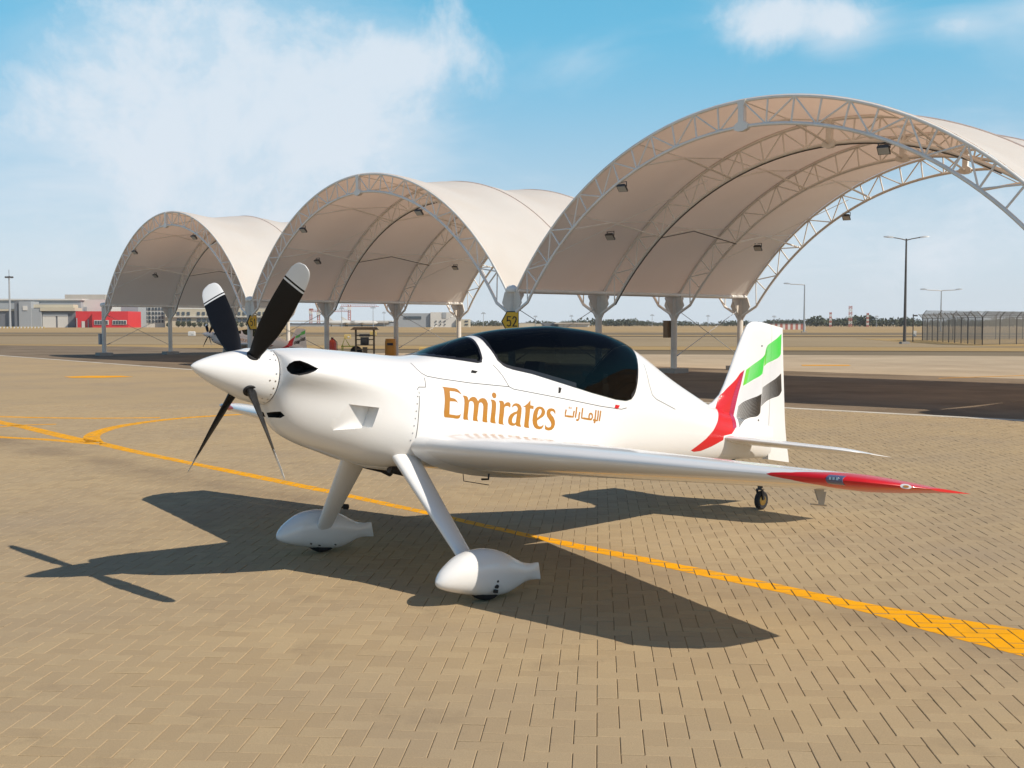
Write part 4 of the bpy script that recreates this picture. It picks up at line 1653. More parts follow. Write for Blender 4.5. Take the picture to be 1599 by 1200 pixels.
        for (x, z) in [(1.318, 1.20 - .052 * i) for i in range(8)]:
            p = drop(x, z, s, .0)
            if p:
                m.lathe([(-.002, .0), (-.002, .0055), (.002, .0055), (.002, 0)], (0, s, 0), p, 8)
        m.build('screw_heads', MATS['steel'], fus)['kind'] = 'stuff'
        # canopy vents and red release tab
        for (x, z, w, h_, mt, nm) in ((.789, 1.392, .05, .022, 'black_gloss', 'vent_scoop'), (-.05, 1.358, .022, .05, 'black_gloss', 'canopy_latch'), (-.735, 1.305, .05, .035, 'red_paint', 'release_tab')):
            p = drop(x, z, s, .0)
            if p:
                m = MB()
                m.loft([[p + Vector((a * w / 2 - b * .3 * w / 2, s * -.004, b * h_ / 2)) for a, b in ((-1, -1), (1, -1), (1, 1), (-1, 1))],
                        [p + Vector((a * w / 2.6 - b * .3 * w / 2, s * .010, b * h_ / 2.8)) for a, b in ((-1, -1), (1, -1), (1, 1), (-1, 1))]])
                m.build(nm, MATS[mt], fus)
    for (x, z) in ((-3.03, 2.15), (-3.1, 1.42)):
        p = drop(x, z, 1, .0)
        if p:
            m = MB()
            m.lathe([(-.002, .0), (-.002, .009), (.004, .008), (.004, 0)], (0, 1, 0), p, 10)
            m.build('static_port', MATS['black_rubber'], fin)
    return root


def red_mask(o, s):
    """cut the paint edge into the wing mesh so the red tip has a crisp boundary"""
    bm = bmesh.new()
    bm.from_mesh(o.data)
    for v in bm.verts:
        pass
    # boundary: from the leading edge at y=3.0 sweeping to y=3.55 at half chord
    pts = [(3.12, .904), (3.26, .868), (3.40, .80), (3.52, .66), (3.64, .35), (3.74, -.3)]
    for i in range(len(pts) - 1):
        (y0, x0), (y1, x1) = pts[i], pts[i + 1]
        d = Vector((x1 - x0, s * (y1 - y0), 0))
        n = Vector((-d.y, d.x, 0))
        bmesh.ops.bisect_plane(bm, geom=bm.verts[:] + bm.edges[:] + bm.faces[:], plane_co=Vector((x0, s * y0, 0)), plane_no=n)
    for f in bm.faces:
        c = f.calc_center_median()
        y, x = abs(c.y), c.x
        red = False
        if x >= pts[0][1]:
            red = y > pts[0][0]
        else:
            for i in range(len(pts) - 1):
                if pts[i + 1][1] <= x <= pts[i][1]:
                    t = (pts[i][1] - x) / (pts[i][1] - pts[i + 1][1])
                    red = y > pts[i][0] + t * (pts[i + 1][0] - pts[i][0])
        f.material_index = 1 if red else 0
    bm.to_mesh(o.data)
    bm.free()
    o.data.polygons.foreach_set('use_smooth', [True] * len(o.data.polygons))
    o.data.set_sharp_from_angle(angle=R(35))


plane = build_aircraft()
plane.location = (-0.0886, 8.9177, 0)
plane.rotation_euler = (0, R(-9.2), R(220.68))
tag(plane, 'white propeller aeroplane with gold lettering and red wing tips on the paving', 'aeroplane', 'aerobatic aeroplanes')
# ------------------------------------------------------------------ shade canopies
F2 = Vector((-0.004, 37.589))
RA, RB = -0.88234, 0.7360                       # direction of the row of fronts, and of the tunnels
ROW = Vector((math.cos(RA), math.sin(RA)))
DEP = Vector((math.cos(RB), math.sin(RB)))
SPAN, BAY, HC = 19.284, 4.2154, 2.98
TOPZ = 7.78
HALF = SPAN / 2 - 0.26
RISE = TOPZ - HC
RAD = (HALF ** 2 + RISE ** 2) / (2 * RISE)
CZ = TOPZ - RAD
ANG = math.asin(HALF / RAD)
TD = 0.68                                        # truss depth


def foot(i, j):
    p = F2 + ROW * (i - 2) * SPAN + DEP * j * BAY
    return p


def arc_pt(i, j, a, r):
    """canopy i, position j along the tunnel, angle a from the crown, radius r"""
    c = foot(i, 0) + ROW * (SPAN / 2) + DEP * j * BAY
    q = c + ROW * (r * math.sin(a))
    return Vector((q.x, q.y, CZ + r * math.cos(a)))


NSEG = 26
canopy_words = ['farthest', 'middle', 'largest', 'fourth']


def build_canopy(i, label):
    root = empty('shade_canopy', (*(foot(i, 0) + ROW * (SPAN / 2)), 0))
    inv = Matrix.Translation(root.location).inverted()

    def P(j, a, r):
        return inv @ arc_pt(i, j, a, r)
    # fabric: pulled in a little between the arches, scalloped at the eaves
    NU_, NV = 48, 36
    vs, fs = [], []
    for v in range(NV + 1):
        j = 3.0 * v / NV
        sag = .20 * math.sin(math.pi * (j % 1.0)) ** 2 if abs(j - round(j)) > 1e-6 else 0
        for u in range(NU_ + 1):
            a = -ANG + 2 * ANG * u / NU_
            e = math.cos(a / ANG * math.pi / 2) ** .5 if abs(a) < ANG - 1e-6 else 0
            vs.append(P(j, a, RAD + .055 - sag * e))
    for v in range(NV):
        for u in range(NU_):
            b = v * (NU_ + 1) + u
            fs.append((b, b + 1, b + NU_ + 2, b + NU_ + 1))
    me = bpy.data.meshes.new('membrane')
    me.from_pydata(vs, [], fs)
    link_mesh('membrane', me, MATS['membrane'], root, 60)
    # edge pipes along the eaves
    for sgn in (-1, 1):
        m = MB()
        m.tube([P(0, sgn * ANG, RAD - .02), P(3, sgn * ANG, RAD - .02)], .07, 10)
        m.build('eave_pipe', MATS['white_steel'], root, 40)
    for j in range(4):
        m = MB()
        ANG2 = ANG - .012
        A = [-ANG + 2 * ANG * k / 60 for k in range(61)]
        m.tube([P(j, a, RAD) for a in A], .046, 8)
        tr = m.build('arch_truss', MATS['white_steel'], root, 50)
        m = MB()
        m.tube([P(j, a, RAD - TD) for a in A], .050, 8)
        # feet of the lower chord run into the column heads
        for sgn in (-1, 1):
            pj = inv @ Vector((*(foot(i + (1 if sgn > 0 else 0), j)), 2.15))
            m.tube([P(j, sgn * ANG, RAD - TD), pj], .055, 8)
        m.build('lower_chord', MATS['white_steel'], tr, 50)
        m = MB()
        for k in range(1, NSEG):
            a = -ANG + 2 * ANG * k / NSEG
            if k == NSEG // 2:
                continue
            m.tube([P(j, a, RAD), P(j, a, RAD - TD)], .027, 6)
        for k in range(NSEG):
            a0 = -ANG + 2 * ANG * k / NSEG
            a1 = -ANG + 2 * ANG * (k + 1) / NSEG
            if k % 2 == 0:
                m.tube([P(j, a0, RAD - TD), P(j, a1, RAD)], .024, 6)
            else:
                m.tube([P(j, a0, RAD), P(j, a1, RAD - TD)], .024, 6)
        m.build('web_bars', MATS['white_steel'], tr, 50)
        # clamped seam of the fabric over the arch
        if j in (1, 2):
            m = MB()
            m.tube([P(j, a, RAD + .07) for a in A], .022, 6)
            m.build('fabric_seam', MATS['membrane'], root, 50)
        # splice plate at the crown
        m = MB()
        c0, c1 = P(j, 0, RAD + .02), P(j, 0, RAD - TD - .12)
        rw = Vector((ROW.x, ROW.y, 0))
        dp = Vector((DEP.x, DEP.y, 0))
        out = [c0 + rw * .15, c0 + rw * .09 - Vector((0, 0, .16)), c1 + rw * .09 + Vector((0, 0, .26)), c1 + rw * .22 + Vector((0, 0, .18)), c1 + rw * .22 + Vector((0, 0, .05)), c1 + rw * .08,
               c1 - rw * .08, c1 - rw * .22 + Vector((0, 0, .05)), c1 - rw * .22 + Vector((0, 0, .18)), c1 - rw * .09 + Vector((0, 0, .26)), c0 - rw * .09 - Vector((0, 0, .16)), c0 - rw * .15]
        m.prism(out, dp * -.07, dp * .07)
        m.build('splice_plate', MATS['white_steel'], tr)
    # struts between the arches: from the lower chords up to the fabric at mid bay
    for j in range(3):
        for a in (-.66, -.34, 0.0, .34, .66):
            m = MB()
            top = P(j + .5, a, RAD - .22)
            for jj in (j, j + 1):
                m.tube([P(jj, a, RAD - TD), top], .034, 6)
                m.tube([P(jj, a, RAD), top], .018, 5)
            m.build('purlin_strut', MATS['white_steel'], root, 40)
    for j in (0, 2):
        for q0, q1 in ((P(j, -.85, RAD - .1), P(j + 1, -.42, RAD - .3)), (P(j + 1, .85, RAD - .1), P(j, .42, RAD - .3))):
            m = MB()
            m.tube([q0, q1], .012, 5)
            m.build('bracing_rod', MATS['white_steel'], root, 40)
    # power cable running along the second arch
    m = MB()
    m.tube([P(1, -ANG + (ANG + .5) * k / 30, RAD - TD - .06) for k in range(31)], .022, 6)
    m.tube([P(1 + t / 12, -.66, RAD - TD + (.46 * (1 - abs(t / 6 - 1)) if True else 0) - .06) for t in range(13)], .016, 6)
    m.build('power_cable', MATS['dark_pole'], root, 40)
    tag(root, label, 'canopy', 'arched shade canopies')
    return root


build_canopy(0, 'arched fabric shade canopy whose left columns stand nearest the red building')
build_canopy(1, 'arched fabric shade canopy between the columns signed 51 and 52')
build_canopy(2, 'arched fabric shade canopy right of the column signed 52, above the tail fin')
build_canopy(3, 'arched fabric shade canopy past the one above the tail fin')


def build_column(i, j):
    p = foot(i, j)
    root = empty('canopy_column', (p.x, p.y, 0), RA)
    m = MB()
    m.tube([(0, 0, .10), (0, 0, 2.1)], .120, 20)
    m.tube([(0, 0, 2.1), (0, 0, 3.0)], .112, 20)
    m.build('post', MATS['column_paint'], root, 40)
    m = MB()
    m.box((0, 0, .05), (.8, .8, .22))
    m.build('footing', MATS['footing_concrete'], root)
    # flared brackets up to both arches, along the tunnel and along the row
    for sx in (-1, 1):
        if (i == 0 and sx < 0) or (i == 4 and sx > 0):
            continue
        m = MB()
        m.prism([(sx * .08, 0, 1.95), (sx * .50, 0, 2.58), (sx * .36, 0, 2.94), (sx * .08, 0, 2.94)], (0, -.02, 0), (0, .02, 0))
        m.build('arch_bracket', MATS['column_paint'], root)
    for sy in (-1, 1):
        if (j == 0 and sy < 0) or (j == 3 and sy > 0):
            continue
        m = MB()
        m.prism([(0, sy * .08, 2.15), (0, sy * .52, 2.84), (0, sy * .50, 2.91), (0, sy * .08, 2.91)], (-.02, 0, 0), (.02, 0, 0))
        m.build('eave_bracket', MATS['column_paint'], root)
    # rounded head with its white cap
    m = MB()
    m.lathe([(0, .17), (.05, .205), (.12, .20), (.20, .15), (.25, .08), (.262, .0)], (0, 0, 1), (0, 0, 2.92), 20)
    m.build('cap', MATS['white_steel'], root, 50)
    nm = {0: 'beside the red building', 1: 'of the row signed 51', 2: 'of the row signed 52', 3: 'of the row past sign 52', 4: 'of the last row'}[i]
    wh = ['front steel column', 'second steel column', 'third steel column', 'rear steel column'][j]
    tag(root, '%s with flared head under the canopies, %s' % (wh, nm), 'column', 'canopy columns')
    return root


def rod(i, j0, j1, z0, z1):
    a, b = foot(i, j0), foot(i, j1)
    m = MB()
    m.tube([Vector((a.x, a.y, z0)) - Vector((a.x, a.y, 0)), Vector((b.x, b.y, z1)) - Vector((a.x, a.y, 0))], .013, 6)
    return m


for i in range(5):
    for j in range(4):
        c = build_column(i, j)
        # crossed tie rods in the end bays
        if i < 4 and j in (0, 2):
            inv = Matrix.Rotation(-RA, 4, 'Z')
            for z0, z1 in ((2.5, .55), (.55, 2.5)):
                d = foot(i, j + 1) - foot(i, j)
                m = MB()
                m.tube([inv @ Vector((0, 0, z0)), inv @ Vector((d.x, d.y, z1))], .012, 6)
                m.tube([inv @ Vector((d.x * .05, d.y * .05, z0 + (z1 - z0) * .05)), inv @ Vector((d.x * .09, d.y * .09, z0 + (z1 - z0) * .09))], .028, 8)
                m.build('tie_rod', MATS['galvanised'], c, 40)

# distribution boxes strapped to columns
for (i, j, zz, mt, lab) in ((0, 0, .95, 'hangar_grey', 'grey switch box low on the column beside the red building'), (2, 2, 1.65, 'wood_brown', 'dark brown hose box hung on the third column past sign 52')):
    p = foot(i, j)
    o_ = empty('switch_box', (p.x, p.y, 0), RA)
    m = MB()
    m.box((-.26, -.06, zz), (.22, .30, .62))
    m.box((-.26, -.06, zz + .33), (.26, .34, .04))
    m.build('case', MATS[mt], o_)
    m = MB()
    m.box((-.376, -.06, zz), (.012, .24, .52))
    m.build('door', MATS[mt], o_)
    tag(o_, lab, 'box')


# floodlights clamped to the arches
def floodlight(i, j, a, r, label, face=(0, 0, -1)):
    p = arc_pt(i, j, a, r)
    root = empty('floodlight', p, RA)
    root.scale = (.66, .66, .66)
    m = MB()
    m.loft([[(x * .13, y * .13, .08) for x, y in ((-1, -1), (1, -1), (1, 1), (-1, 1))], [(x * .21, y * .18, -.02) for x, y in ((-1, -1), (1, -1), (1, 1), (-1, 1))], [(x * .22, y * .19, -.11) for x, y in ((-1, -1), (1, -1), (1, 1), (-1, 1))]])
    h = m.build('housing', MATS['lamp_housing'], root)
    h.rotation_euler = (R(-38), 0, R(20))
    m = MB()
    m.box((0, 0, -.118), (.38, .32, .012))
    m.build('front_glass', MATS['lamp_glass'], h)
    m = MB()
    m.bar((-.24, 0, 0), (-.24, 0, .22), .03)
    m.bar((.24, 0, 0), (.24, 0, .22), .03)
    m.bar((-.26, 0, .22), (.26, 0, .22), .03)
    m.build('yoke', MATS['lamp_housing'], root)
    tag(root, label, 'floodlight', 'floodlights under the canopies')


nmz = {0: 'canopy nearest the red building', 1: 'canopy between signs 51 and 52', 2: 'canopy above the tail fin'}
for i in (0, 1, 2):
    floodlight(i, 0, -.43, RAD - TD - .20, 'floodlight on the front arch, left shoulder, ' + nmz[i])
    floodlight(i, 0, .41 if i else .34, RAD - TD - .20, 'floodlight on the front arch, right shoulder, ' + nmz[i])
    floodlight(i, .55, -.70, RAD - TD * .55, 'floodlight low on the inner slope, first bay, ' + nmz[i])
    if i:
        floodlight(i, 2.5, -.70, RAD - TD * .55, 'floodlight low on the inner slope, last bay, ' + nmz[i])
floodlight(2, 3, -.45, RAD - TD - .15, 'floodlight on the rear arch, canopy above the tail fin')

# numbered stand signs
DIG = {'5': [[(.8, 1), (.15, 1), (.1, .56), (.45, .64), (.78, .55), (.88, .32), (.78, .1), (.45, 0), (.1, .1)]],
       '1': [[(.2, .78), (.55, 1), (.55, 0)]],
       '2': [[(.12, .8), (.25, .95), (.5, 1), (.78, .92), (.85, .72), (.7, .48), (.12, 0), (.9, 0)]]}


def stand_sign(i, text, label):
    p = foot(i, 0)
    to = Vector((-p.x, -p.y)).normalized()
    fa = math.atan2(to.y, to.x)                  # the face looks out over the stand
    if i == 1:
        fa += R(42)
    q = p + Vector((math.cos(fa), math.sin(fa))) * .20
    root = empty('stand_sign', (q.x, q.y, 1.95), fa - math.pi / 2 + math.pi)
    # local: x to the viewer's right, y away from the viewer, z up
    pts = [(-.36, 0), (-.17, .34), (.23, .34), (.23, -.34), (-.17, -.34)]
    m = MB()
    m.prism([(x, 0, z) for x, z in pts], (0, -.015, 0), (0, .03, 0))
    bo = m.build('border', MATS['sign_black'], root)
    m = MB()
    m.prism([(x * .90 + .002, 0, z * .91) for x, z in pts], (0, -.022, 0), (0, -.012, 0))
    m.build('plate', MATS['sign_yellow'], root)
    x = -.17
    for ch in text:
        m = MB()
        for st in DIG[ch]:
            P = [(x + u * .15, -.026, -.155 + v * .31) for u, v in st]
            for a, b in zip(P, P[1:]):
                d = (Vector(b) - Vector(a)).normalized() * .016
                m.bar(Vector(a) - d, Vector(b) + d, .036, .006, (0, 1, 0))
        m.build('digit', MATS['sign_black'], root)
        x += .185
    tag(root, label, 'sign', 'numbered stand signs')


stand_sign(2, '52', 'yellow arrow-shaped sign reading 52 on a column')
stand_sign(1, '51', 'yellow sign reading 51 on a column behind the propeller')
# ------------------------------------------------------------------ things under and beyond the canopies
twin = copy_tree(plane)
twin.location = (-13.6, 57.4, 0)
twin.rotation_euler = (0, R(-9.2), R(215))
twin.scale = (.88, .88, .88)
tag(twin, 'small white aeroplane parked in the shade between columns behind the propeller', 'aeroplane', 'aerobatic aeroplanes')


def at(u, v, d=None):
    """ground point under a pixel row of the photograph, or a point at depth d"""
    a = (u - 799.5) / 1750
    if d is None:
        d = 1.85 * 1750 / (v - 507)
    return a * d, d, 1.85 + (507 - v) / 1750 * d


def thing(name, loc, label, cat, group=None, rz=0):
    return tag(empty(name, loc, rz), label, cat, group)


# equipment standing in the shade behind the cowl
x, y, _ = at(519, 556, 60)
t = thing('fire_extinguisher', (x, y, 0), 'tall red cylinder standing beside a column under the canopy', 'extinguisher')
m = MB(); m.lathe([(0, .19), (.02, .22), (.85, .22), (.98, .16), (1.04, .07), (1.10, .06)], n=20)
m.build('cylinder', MATS['extinguisher_red'], t, 40)
m = MB(); m.box((0, 0, 1.13), (.10, .24, .06)); m.tube([(.05, 0, 1.1), (.25, 0, .9), (.26, 0, .3)], .02, 8)
m.build('valve', MATS['dark_metal'], t)
x, y, _ = at(545, 556, 58)
t = thing('hose_cart', (x, y, 0), 'yellow green wheeled hose cart with triangular handle and black wheel', 'cart')
t.scale = (.75, .75, .72)
m = MB()
m.box((0, 0, .62), (1.0, .6, .08)); m.box((0, 0, 1.0), (1.0, .6, .06))
for sx in (-.45, .45):
    for sy in (-.27, .27):
        m.bar((sx, sy, .1), (sx, sy, 1.05), .05)
m.build('frame', MATS['cart_green'], t)
m = MB(); m.tube([(-.48, 0, 1.0), (-.28, 0, 1.62), (.05, 0, 1.02)], .03, 8); m.build('handle', MATS['cart_green'], t)
m = MB(); m.lathe([(-.07, .22), (-.08, .38), (0, .42), (.08, .38), (.07, .22), (0, .2)], (0, 1, 0), (.55, -.34, .62), 24); m.build('hose_reel', MATS['black_rubber'], t, 40)
for sx in (-.36, .36):
    m = MB(); m.lathe([(-.05, .10), (-.05, .17), (.05, .17), (.05, .10)], (0, 1, 0), (sx, -.3, .17), 18); m.build('wheel', MATS['black_rubber'], t, 40)
x, y, _ = at(570, 556, 57)
t = thing('notice_stand', (x, y, 0), 'brown wooden stand with small roof and equipment mounted between two posts', 'stand')
t.scale = (.74, .74, .70)
for sx in (-.62, .62):
    m = MB(); m.bar((sx, 0, 0), (sx, 0, 2.3), .12); m.build('post', MATS['wood_brown'], t)
m = MB(); m.prism([(-.95, -.45, 2.25), (-.75, -.2, 2.45), (.75, -.2, 2.45), (.95, -.45, 2.25)], (0, 0, 0), (0, .7, 0)); m.build('roof', MATS['wood_brown'], t)
m = MB()
for zz in (1.85, 1.55, 1.15, .85):
    m.bar((-.6, 0, zz), (.6, 0, zz), .07)
m.build('cross_rails', MATS['wood_brown'], t)
m = MB(); m.box((0, -.1, 1.45), (.55, .35, .55)); m.box((0, -.1, 1.85), (.7, .3, .18)); m.lathe([(0, .2), (.16, .22), (.2, .1)], (0, -1, 0), (0, -.25, 1.42), 16); m.build('equipment_case', MATS['dark_pole'], t)
m = MB(); m.box((0, 0, .5), (.3, .3, 1.0)); m.build('pedestal', MATS['wood_brown'], t)
x, y, _ = at(610, 556, 57.2)
t = thing('orange_bin', (x, y, 0), 'orange rounded bin beside the third column under the canopy', 'bin')
m = MB(); m.loft([[(a * .27, b * .25, z) for a, b in ((-1, -.6), (-.6, -1), (.6, -1), (1, -.6), (1, .6), (.6, 1), (-.6, 1), (-1, .6))] for z in (0, .95)] + [[(a * .24, b * .2, 1.12) for a, b in ((-1, -.6), (-.6, -1), (.6, -1), (1, -.6), (1, .6), (.6, 1), (-.6, 1), (-1, .6))]])
m.build('body', MATS['orange_plastic'], t, 50)
m = MB(); m.box((0, -.25, .85), (.3, .03, .12)); m.build('slot', MATS['dark_metal'], t)
for (u, d, lab) in ((662, 74, 'small yellow box on the far side of the service road, behind the windscreen'), (543, 150, 'yellow marker box on the grass verge behind the notice stand'), (583, 190, 'yellow marker box beyond the taxiway behind the notice stand'), (300, 190, 'white marker box on the taxiway left of the propeller')):
    x, y, _ = at(u, 0, d)
    t = thing('marker_box', (x, y, -.06), lab, 'marker box', 'marker boxes on the airfield')
    m = MB(); s_ = d / 74 * (.62 if d < 100 else .42)
    m.loft([[(a * .5 * s_, b * .35 * s_, z * s_) for a, b in ((-1, -1), (1, -1), (1, 1), (-1, 1))] for z in (0, .55)] + [[(a * .42 * s_, b * .28 * s_, .68 * s_) for a, b in ((-1, -1), (1, -1), (1, 1), (-1, 1))]])
    m.build('body', MATS['wall_white'] if u == 300 else MATS['yellow_box'], t)
    m = MB(); m.box((.2 * s_, -.36 * s_, .3 * s_), (.3 * s_, .05 * s_, .2 * s_)); m.build('panel', MATS['wall_white'], t)


# ---- lamp posts
def lamp_post(u, d, top_v, arms, m_, label, r=.11):
    x, y, z = at(u, top_v, d)
    t = thing('lamp_post', (x, y, -.06), label, 'lamp post', 'lamp posts on the airfield')
    h = z + .06
    m = MB()
    m.tube([(0, 0, 0), (0, 0, .5), (0, 0, h)], [r * 1.35, r * 1.2, r * .62], 12)
    m.build('pole', MATS[m_], t, 50)
    m = MB(); m.box((0, 0, .1), (r * 6, r * 6, .25)); m.build('base', MATS['footing_concrete'], t)
    for a in arms:
        m = MB(); m.tube([(0, 0, h - .15), (a * .5, 0, h - .02), (a * 1.4 * d / 108 if d > 150 else a * 1.3, 0, h + .12)], .05 * max(1, d / 130), 8); m.build('arm', MATS[m_], t, 40)
        hx = a * 1.3 if d <= 150 else a * 1.4 * d / 108
        sc = max(1, d / 160)
        m = MB(); m.loft([[(hx, -.12 * sc, h + .06), (hx, .12 * sc, h + .06), (hx, .10 * sc, h + .2 * sc), (hx, -.10 * sc, h + .2 * sc)], [(hx + a * .5 * sc, -.17 * sc, h + .10), (hx + a * .5 * sc, .17 * sc, h + .10), (hx + a * .5 * sc, .13 * sc, h + .28 * sc), (hx + a * .5 * sc, -.13 * sc, h + .28 * sc)], [(hx + a * .9 * sc, -.10 * sc, h + .16), (hx + a * .9 * sc, .10 * sc, h + .16), (hx + a * .9 * sc, .07 * sc, h + .24 * sc), (hx + a * .9 * sc, -.07 * sc, h + .24 * sc)]])
        m.build('lamp_head', MATS['galvanised'], t, 30)
    return t


lamp_post(1412, 110, 374, (-1, 1), 'dark_pole', 'tall dark double-armed lamp post beside the mesh fence', .13)
lamp_post(1255, 270, 445, (-1,), 'galvanised', 'pale single-armed lamp post beyond the taxiway', .2)
lamp_post(1468, 290, 454, (-1, 1), 'galvanised', 'grey double-armed lamp post rising behind the mesh fence', .18)
for k, (u, tv, d) in enumerate(((1018, 493, 900), (1105, 494, 900), (1208, 495, 900), (1368, 495, 900), (836, 495, 900), (892, 494, 900), (600, 489, 900), (583, 481, 700), (534, 482, 700), (755, 490, 800))):
    x, y, z = at(u, tv, d)
    t = thing('mast_light', (x, y, -.06), 'thin distant floodlight mast standing on the horizon line', 'mast', 'distant floodlight masts')
    m = MB(); m.tube([(0, 0, 0), (0, 0, z)], [.28, .16], 6); m.build('pole', MATS['galvanised'], t)
    m = MB(); m.box((0, 0, z), (3.2, .8, .5)); m.box((0, 0, z + .7), (2.0, .6, .4)); m.build('lamp_rack', MATS['galvanised'], t)
x, y, z = at(17, 432, 690)
t = thing('mast_light', (x, y, -.06), 'tall grey high mast light in front of the grey hangar', 'mast')
m = MB(); m.tube([(0, 0, 0), (0, 0, z)], [.75, .42], 8); m.build('pole', MATS['hangar_grey'], t, 40)
m = MB()
for a in range(6):
    an = a * math.pi / 3
    m.box((1.9 * math.cos(an), 1.9 * math.sin(an), z - .6), (1.1, 1.1, 1.0))
    m.bar((0, 0, z), (1.9 * math.cos(an), 1.9 * math.sin(an), z - .4), .3)
m.bar((0, 0, z), (0, 0, z + 4), .2)
m.build('lamp_ring', MATS['dark_pole'], t)

# ---- mesh fence with cranked tops
sheet('sand_patch', [[(41, 97), (58, 90), (120, 100), (120, 160), (46, 150), (41.5, 118)]], -0.032, MATS['sand_orange'])


def fence(pts, label, h=2.55):
    t = thing('mesh_fence', (pts[0][0], pts[0][1], -.03), label, 'fence', 'mesh security fences')
    o = Vector((pts[0][0], pts[0][1]))
    for a, b in zip(pts, pts[1:]):
        a, b = Vector(a) - o, Vector(b) - o
        d = (b - a)
        n = max(1, round(d.length / 3.0))
        u = d.normalized()
        out = Vector((u.y, -u.x))
        if (a + out + o).length > (a + o).length:
            out = -out
        m = MB()
        me = [(a.x, a.y, .05), (b.x, b.y, .05), (b.x, b.y, h), (a.x, a.y, h)]
        m.add(me, [(0, 1, 2, 3)])
        k = out * .45
        m.add([(a.x, a.y, h), (b.x, b.y, h), (b.x + k.x, b.y + k.y, h + .5), (a.x + k.x, a.y + k.y, h + .5)], [(0, 1, 2, 3)])
        m.build('mesh_panel', MATS['chain_link'], t)
        m = MB()
        m.tube([(a.x, a.y, h), (b.x, b.y, h)], .03, 6)
        for q in (.15, .3, .45):
            m.tube([(a.x + out.x * q, a.y + out.y * q, h + q * 1.1), (b.x + out.x * q, b.y + out.y * q, h + q * 1.1)], .009, 4)
        m.build('top_rail', MATS['dark_pole'], t)
        for i in range(n + 1):
            p = a.lerp(b, i / n)
            m = MB()
            m.tube([(p.x, p.y, 0), (p.x, p.y, h)], .05, 8)
            m.tube([(p.x, p.y, h), (p.x + out.x * .5, p.y + out.y * .5, h + .55)], .035, 6)
            m.build('post', MATS['dark_pole'], t)
    return t


fence([(48.3, 132), (43.2, 103), (58.0, 115), (90, 141)], 'mesh security fence with dark posts beside the tall double-armed lamp post')
fence([(48.3, 132), (100, 168)], 'rear run of mesh fence seen through the nearer mesh', 3.0)
x, y, _ = at(1425, 533, 122)
t = thing('camera_pole', (x, y, -.04), 'short dark camera pole with white box next to the mesh fence', 'pole')
m = MB(); m.tube([(0, 0, 0), (0, 0, 3.0)], .06, 8); m.build('pole', MATS['dark_pole'], t)
m = MB(); m.box((.25, 0, 2.85), (.4, .16, .16)); m.build('camera_head', MATS['dark_pole'], t)
m = MB(); m.box((.15, -.1, .9), (.3, .2, .6)); m.build('cabinet', MATS['wall_white'], t)

# ---- red and white masts and the striped shed
for u, tv, d, w, lab in ((1296, 488, 850, .6, 'slim red and white mast left of the thick red lattice mast'), (1327, 478, 850, .95, 'thick red and white lattice mast standing among the distant trees'), (1354, 489, 850, .6, 'slim red and white mast right of the thick red lattice mast')):
    x, y, z = at(u, tv, d)
    t = thing('lattice_mast', (x, y, -.06), lab, 'mast', 'red and white masts')
    n = 7
    for k in range(n):
        m = MB()
        z0, z1 = z * k / n, z * (k + 1) / n
        for sx in (-1, 1):
            for sy in (-1, 1):
                m.bar((sx * w, sy * w, z0), (sx * w, sy * w, z1), .28)
        m.bar((-w, -w, z0), (w, -w, z1), .22)
        m.bar((w, -w, z0), (-w, -w, z1), .22)
        m.bar((-w, w, z0), (w, w, z1), .22)
        m.build('mast_section', MATS['crane_red'] if k % 2 == 0 else MATS['wall_white'], t)
x0, y0, _ = at(1200, 0, 420)
x1, _, _ = at(1256, 0, 420)
t = thing('striped_shed', ((x0 + x1) / 2, y0, -.06), 'low shed striped red and white beyond the taxiway behind the tail fin', 'shed')
n = 14
for k in range(n):
    m = MB(); m.box((x0 - (x0 + x1) / 2 + (x1 - x0) * (k + .5) / n, 0, 1.1), ((x1 - x0) / n - .01, 3, 2.2)); m.build('stripe_panel', MATS['crane_red'] if k % 2 == 0 else MATS['wall_white'], t)
m = MB(); m.box((0, 0, 2.28), (x1 - x0 + .4, 3.4, .16)); m.build('roof', MATS['hangar_dark'], t)

# ---- buildings, 700 m off
K = 0.4


def bx(m, u0, u1, v0, v1, y, dep=20, mi=0):
    """box whose front face spans these picture columns / rows at distance y"""
    k = y / 1750
    xa, xb = (u0 - 799.5) * k, (u1 - 799.5) * k
    za, zb = max(-.06, 1.85 + (507 - v1) * k), 1.85 + (507 - v0) * k
    m.box(((xa + xb) / 2, y + dep / 2, (za + zb) / 2), (xb - xa, dep, zb - za), None, mi)


def building(name, label, parts, cat='building', group=None):
    """parts: (name, material, [(u0,u1,v0,v1,y,dep), ...]) or one box each"""
    y = parts[0][2][0][4]
    u = parts[0][2][0][0]
    t = thing(name, (0, 0, 0), label, cat, group)
    t.location = ((u - 799.5) * y / 1750, y, 0)
    for nm, mt, bl in parts:
        m = MB()
        for b in bl:
            bx(m, *b)
        m.v = [(a - t.location[0], b - t.location[1], c) for a, b, c in m.v]
        m.build(nm, MATS[mt], t)
    return t


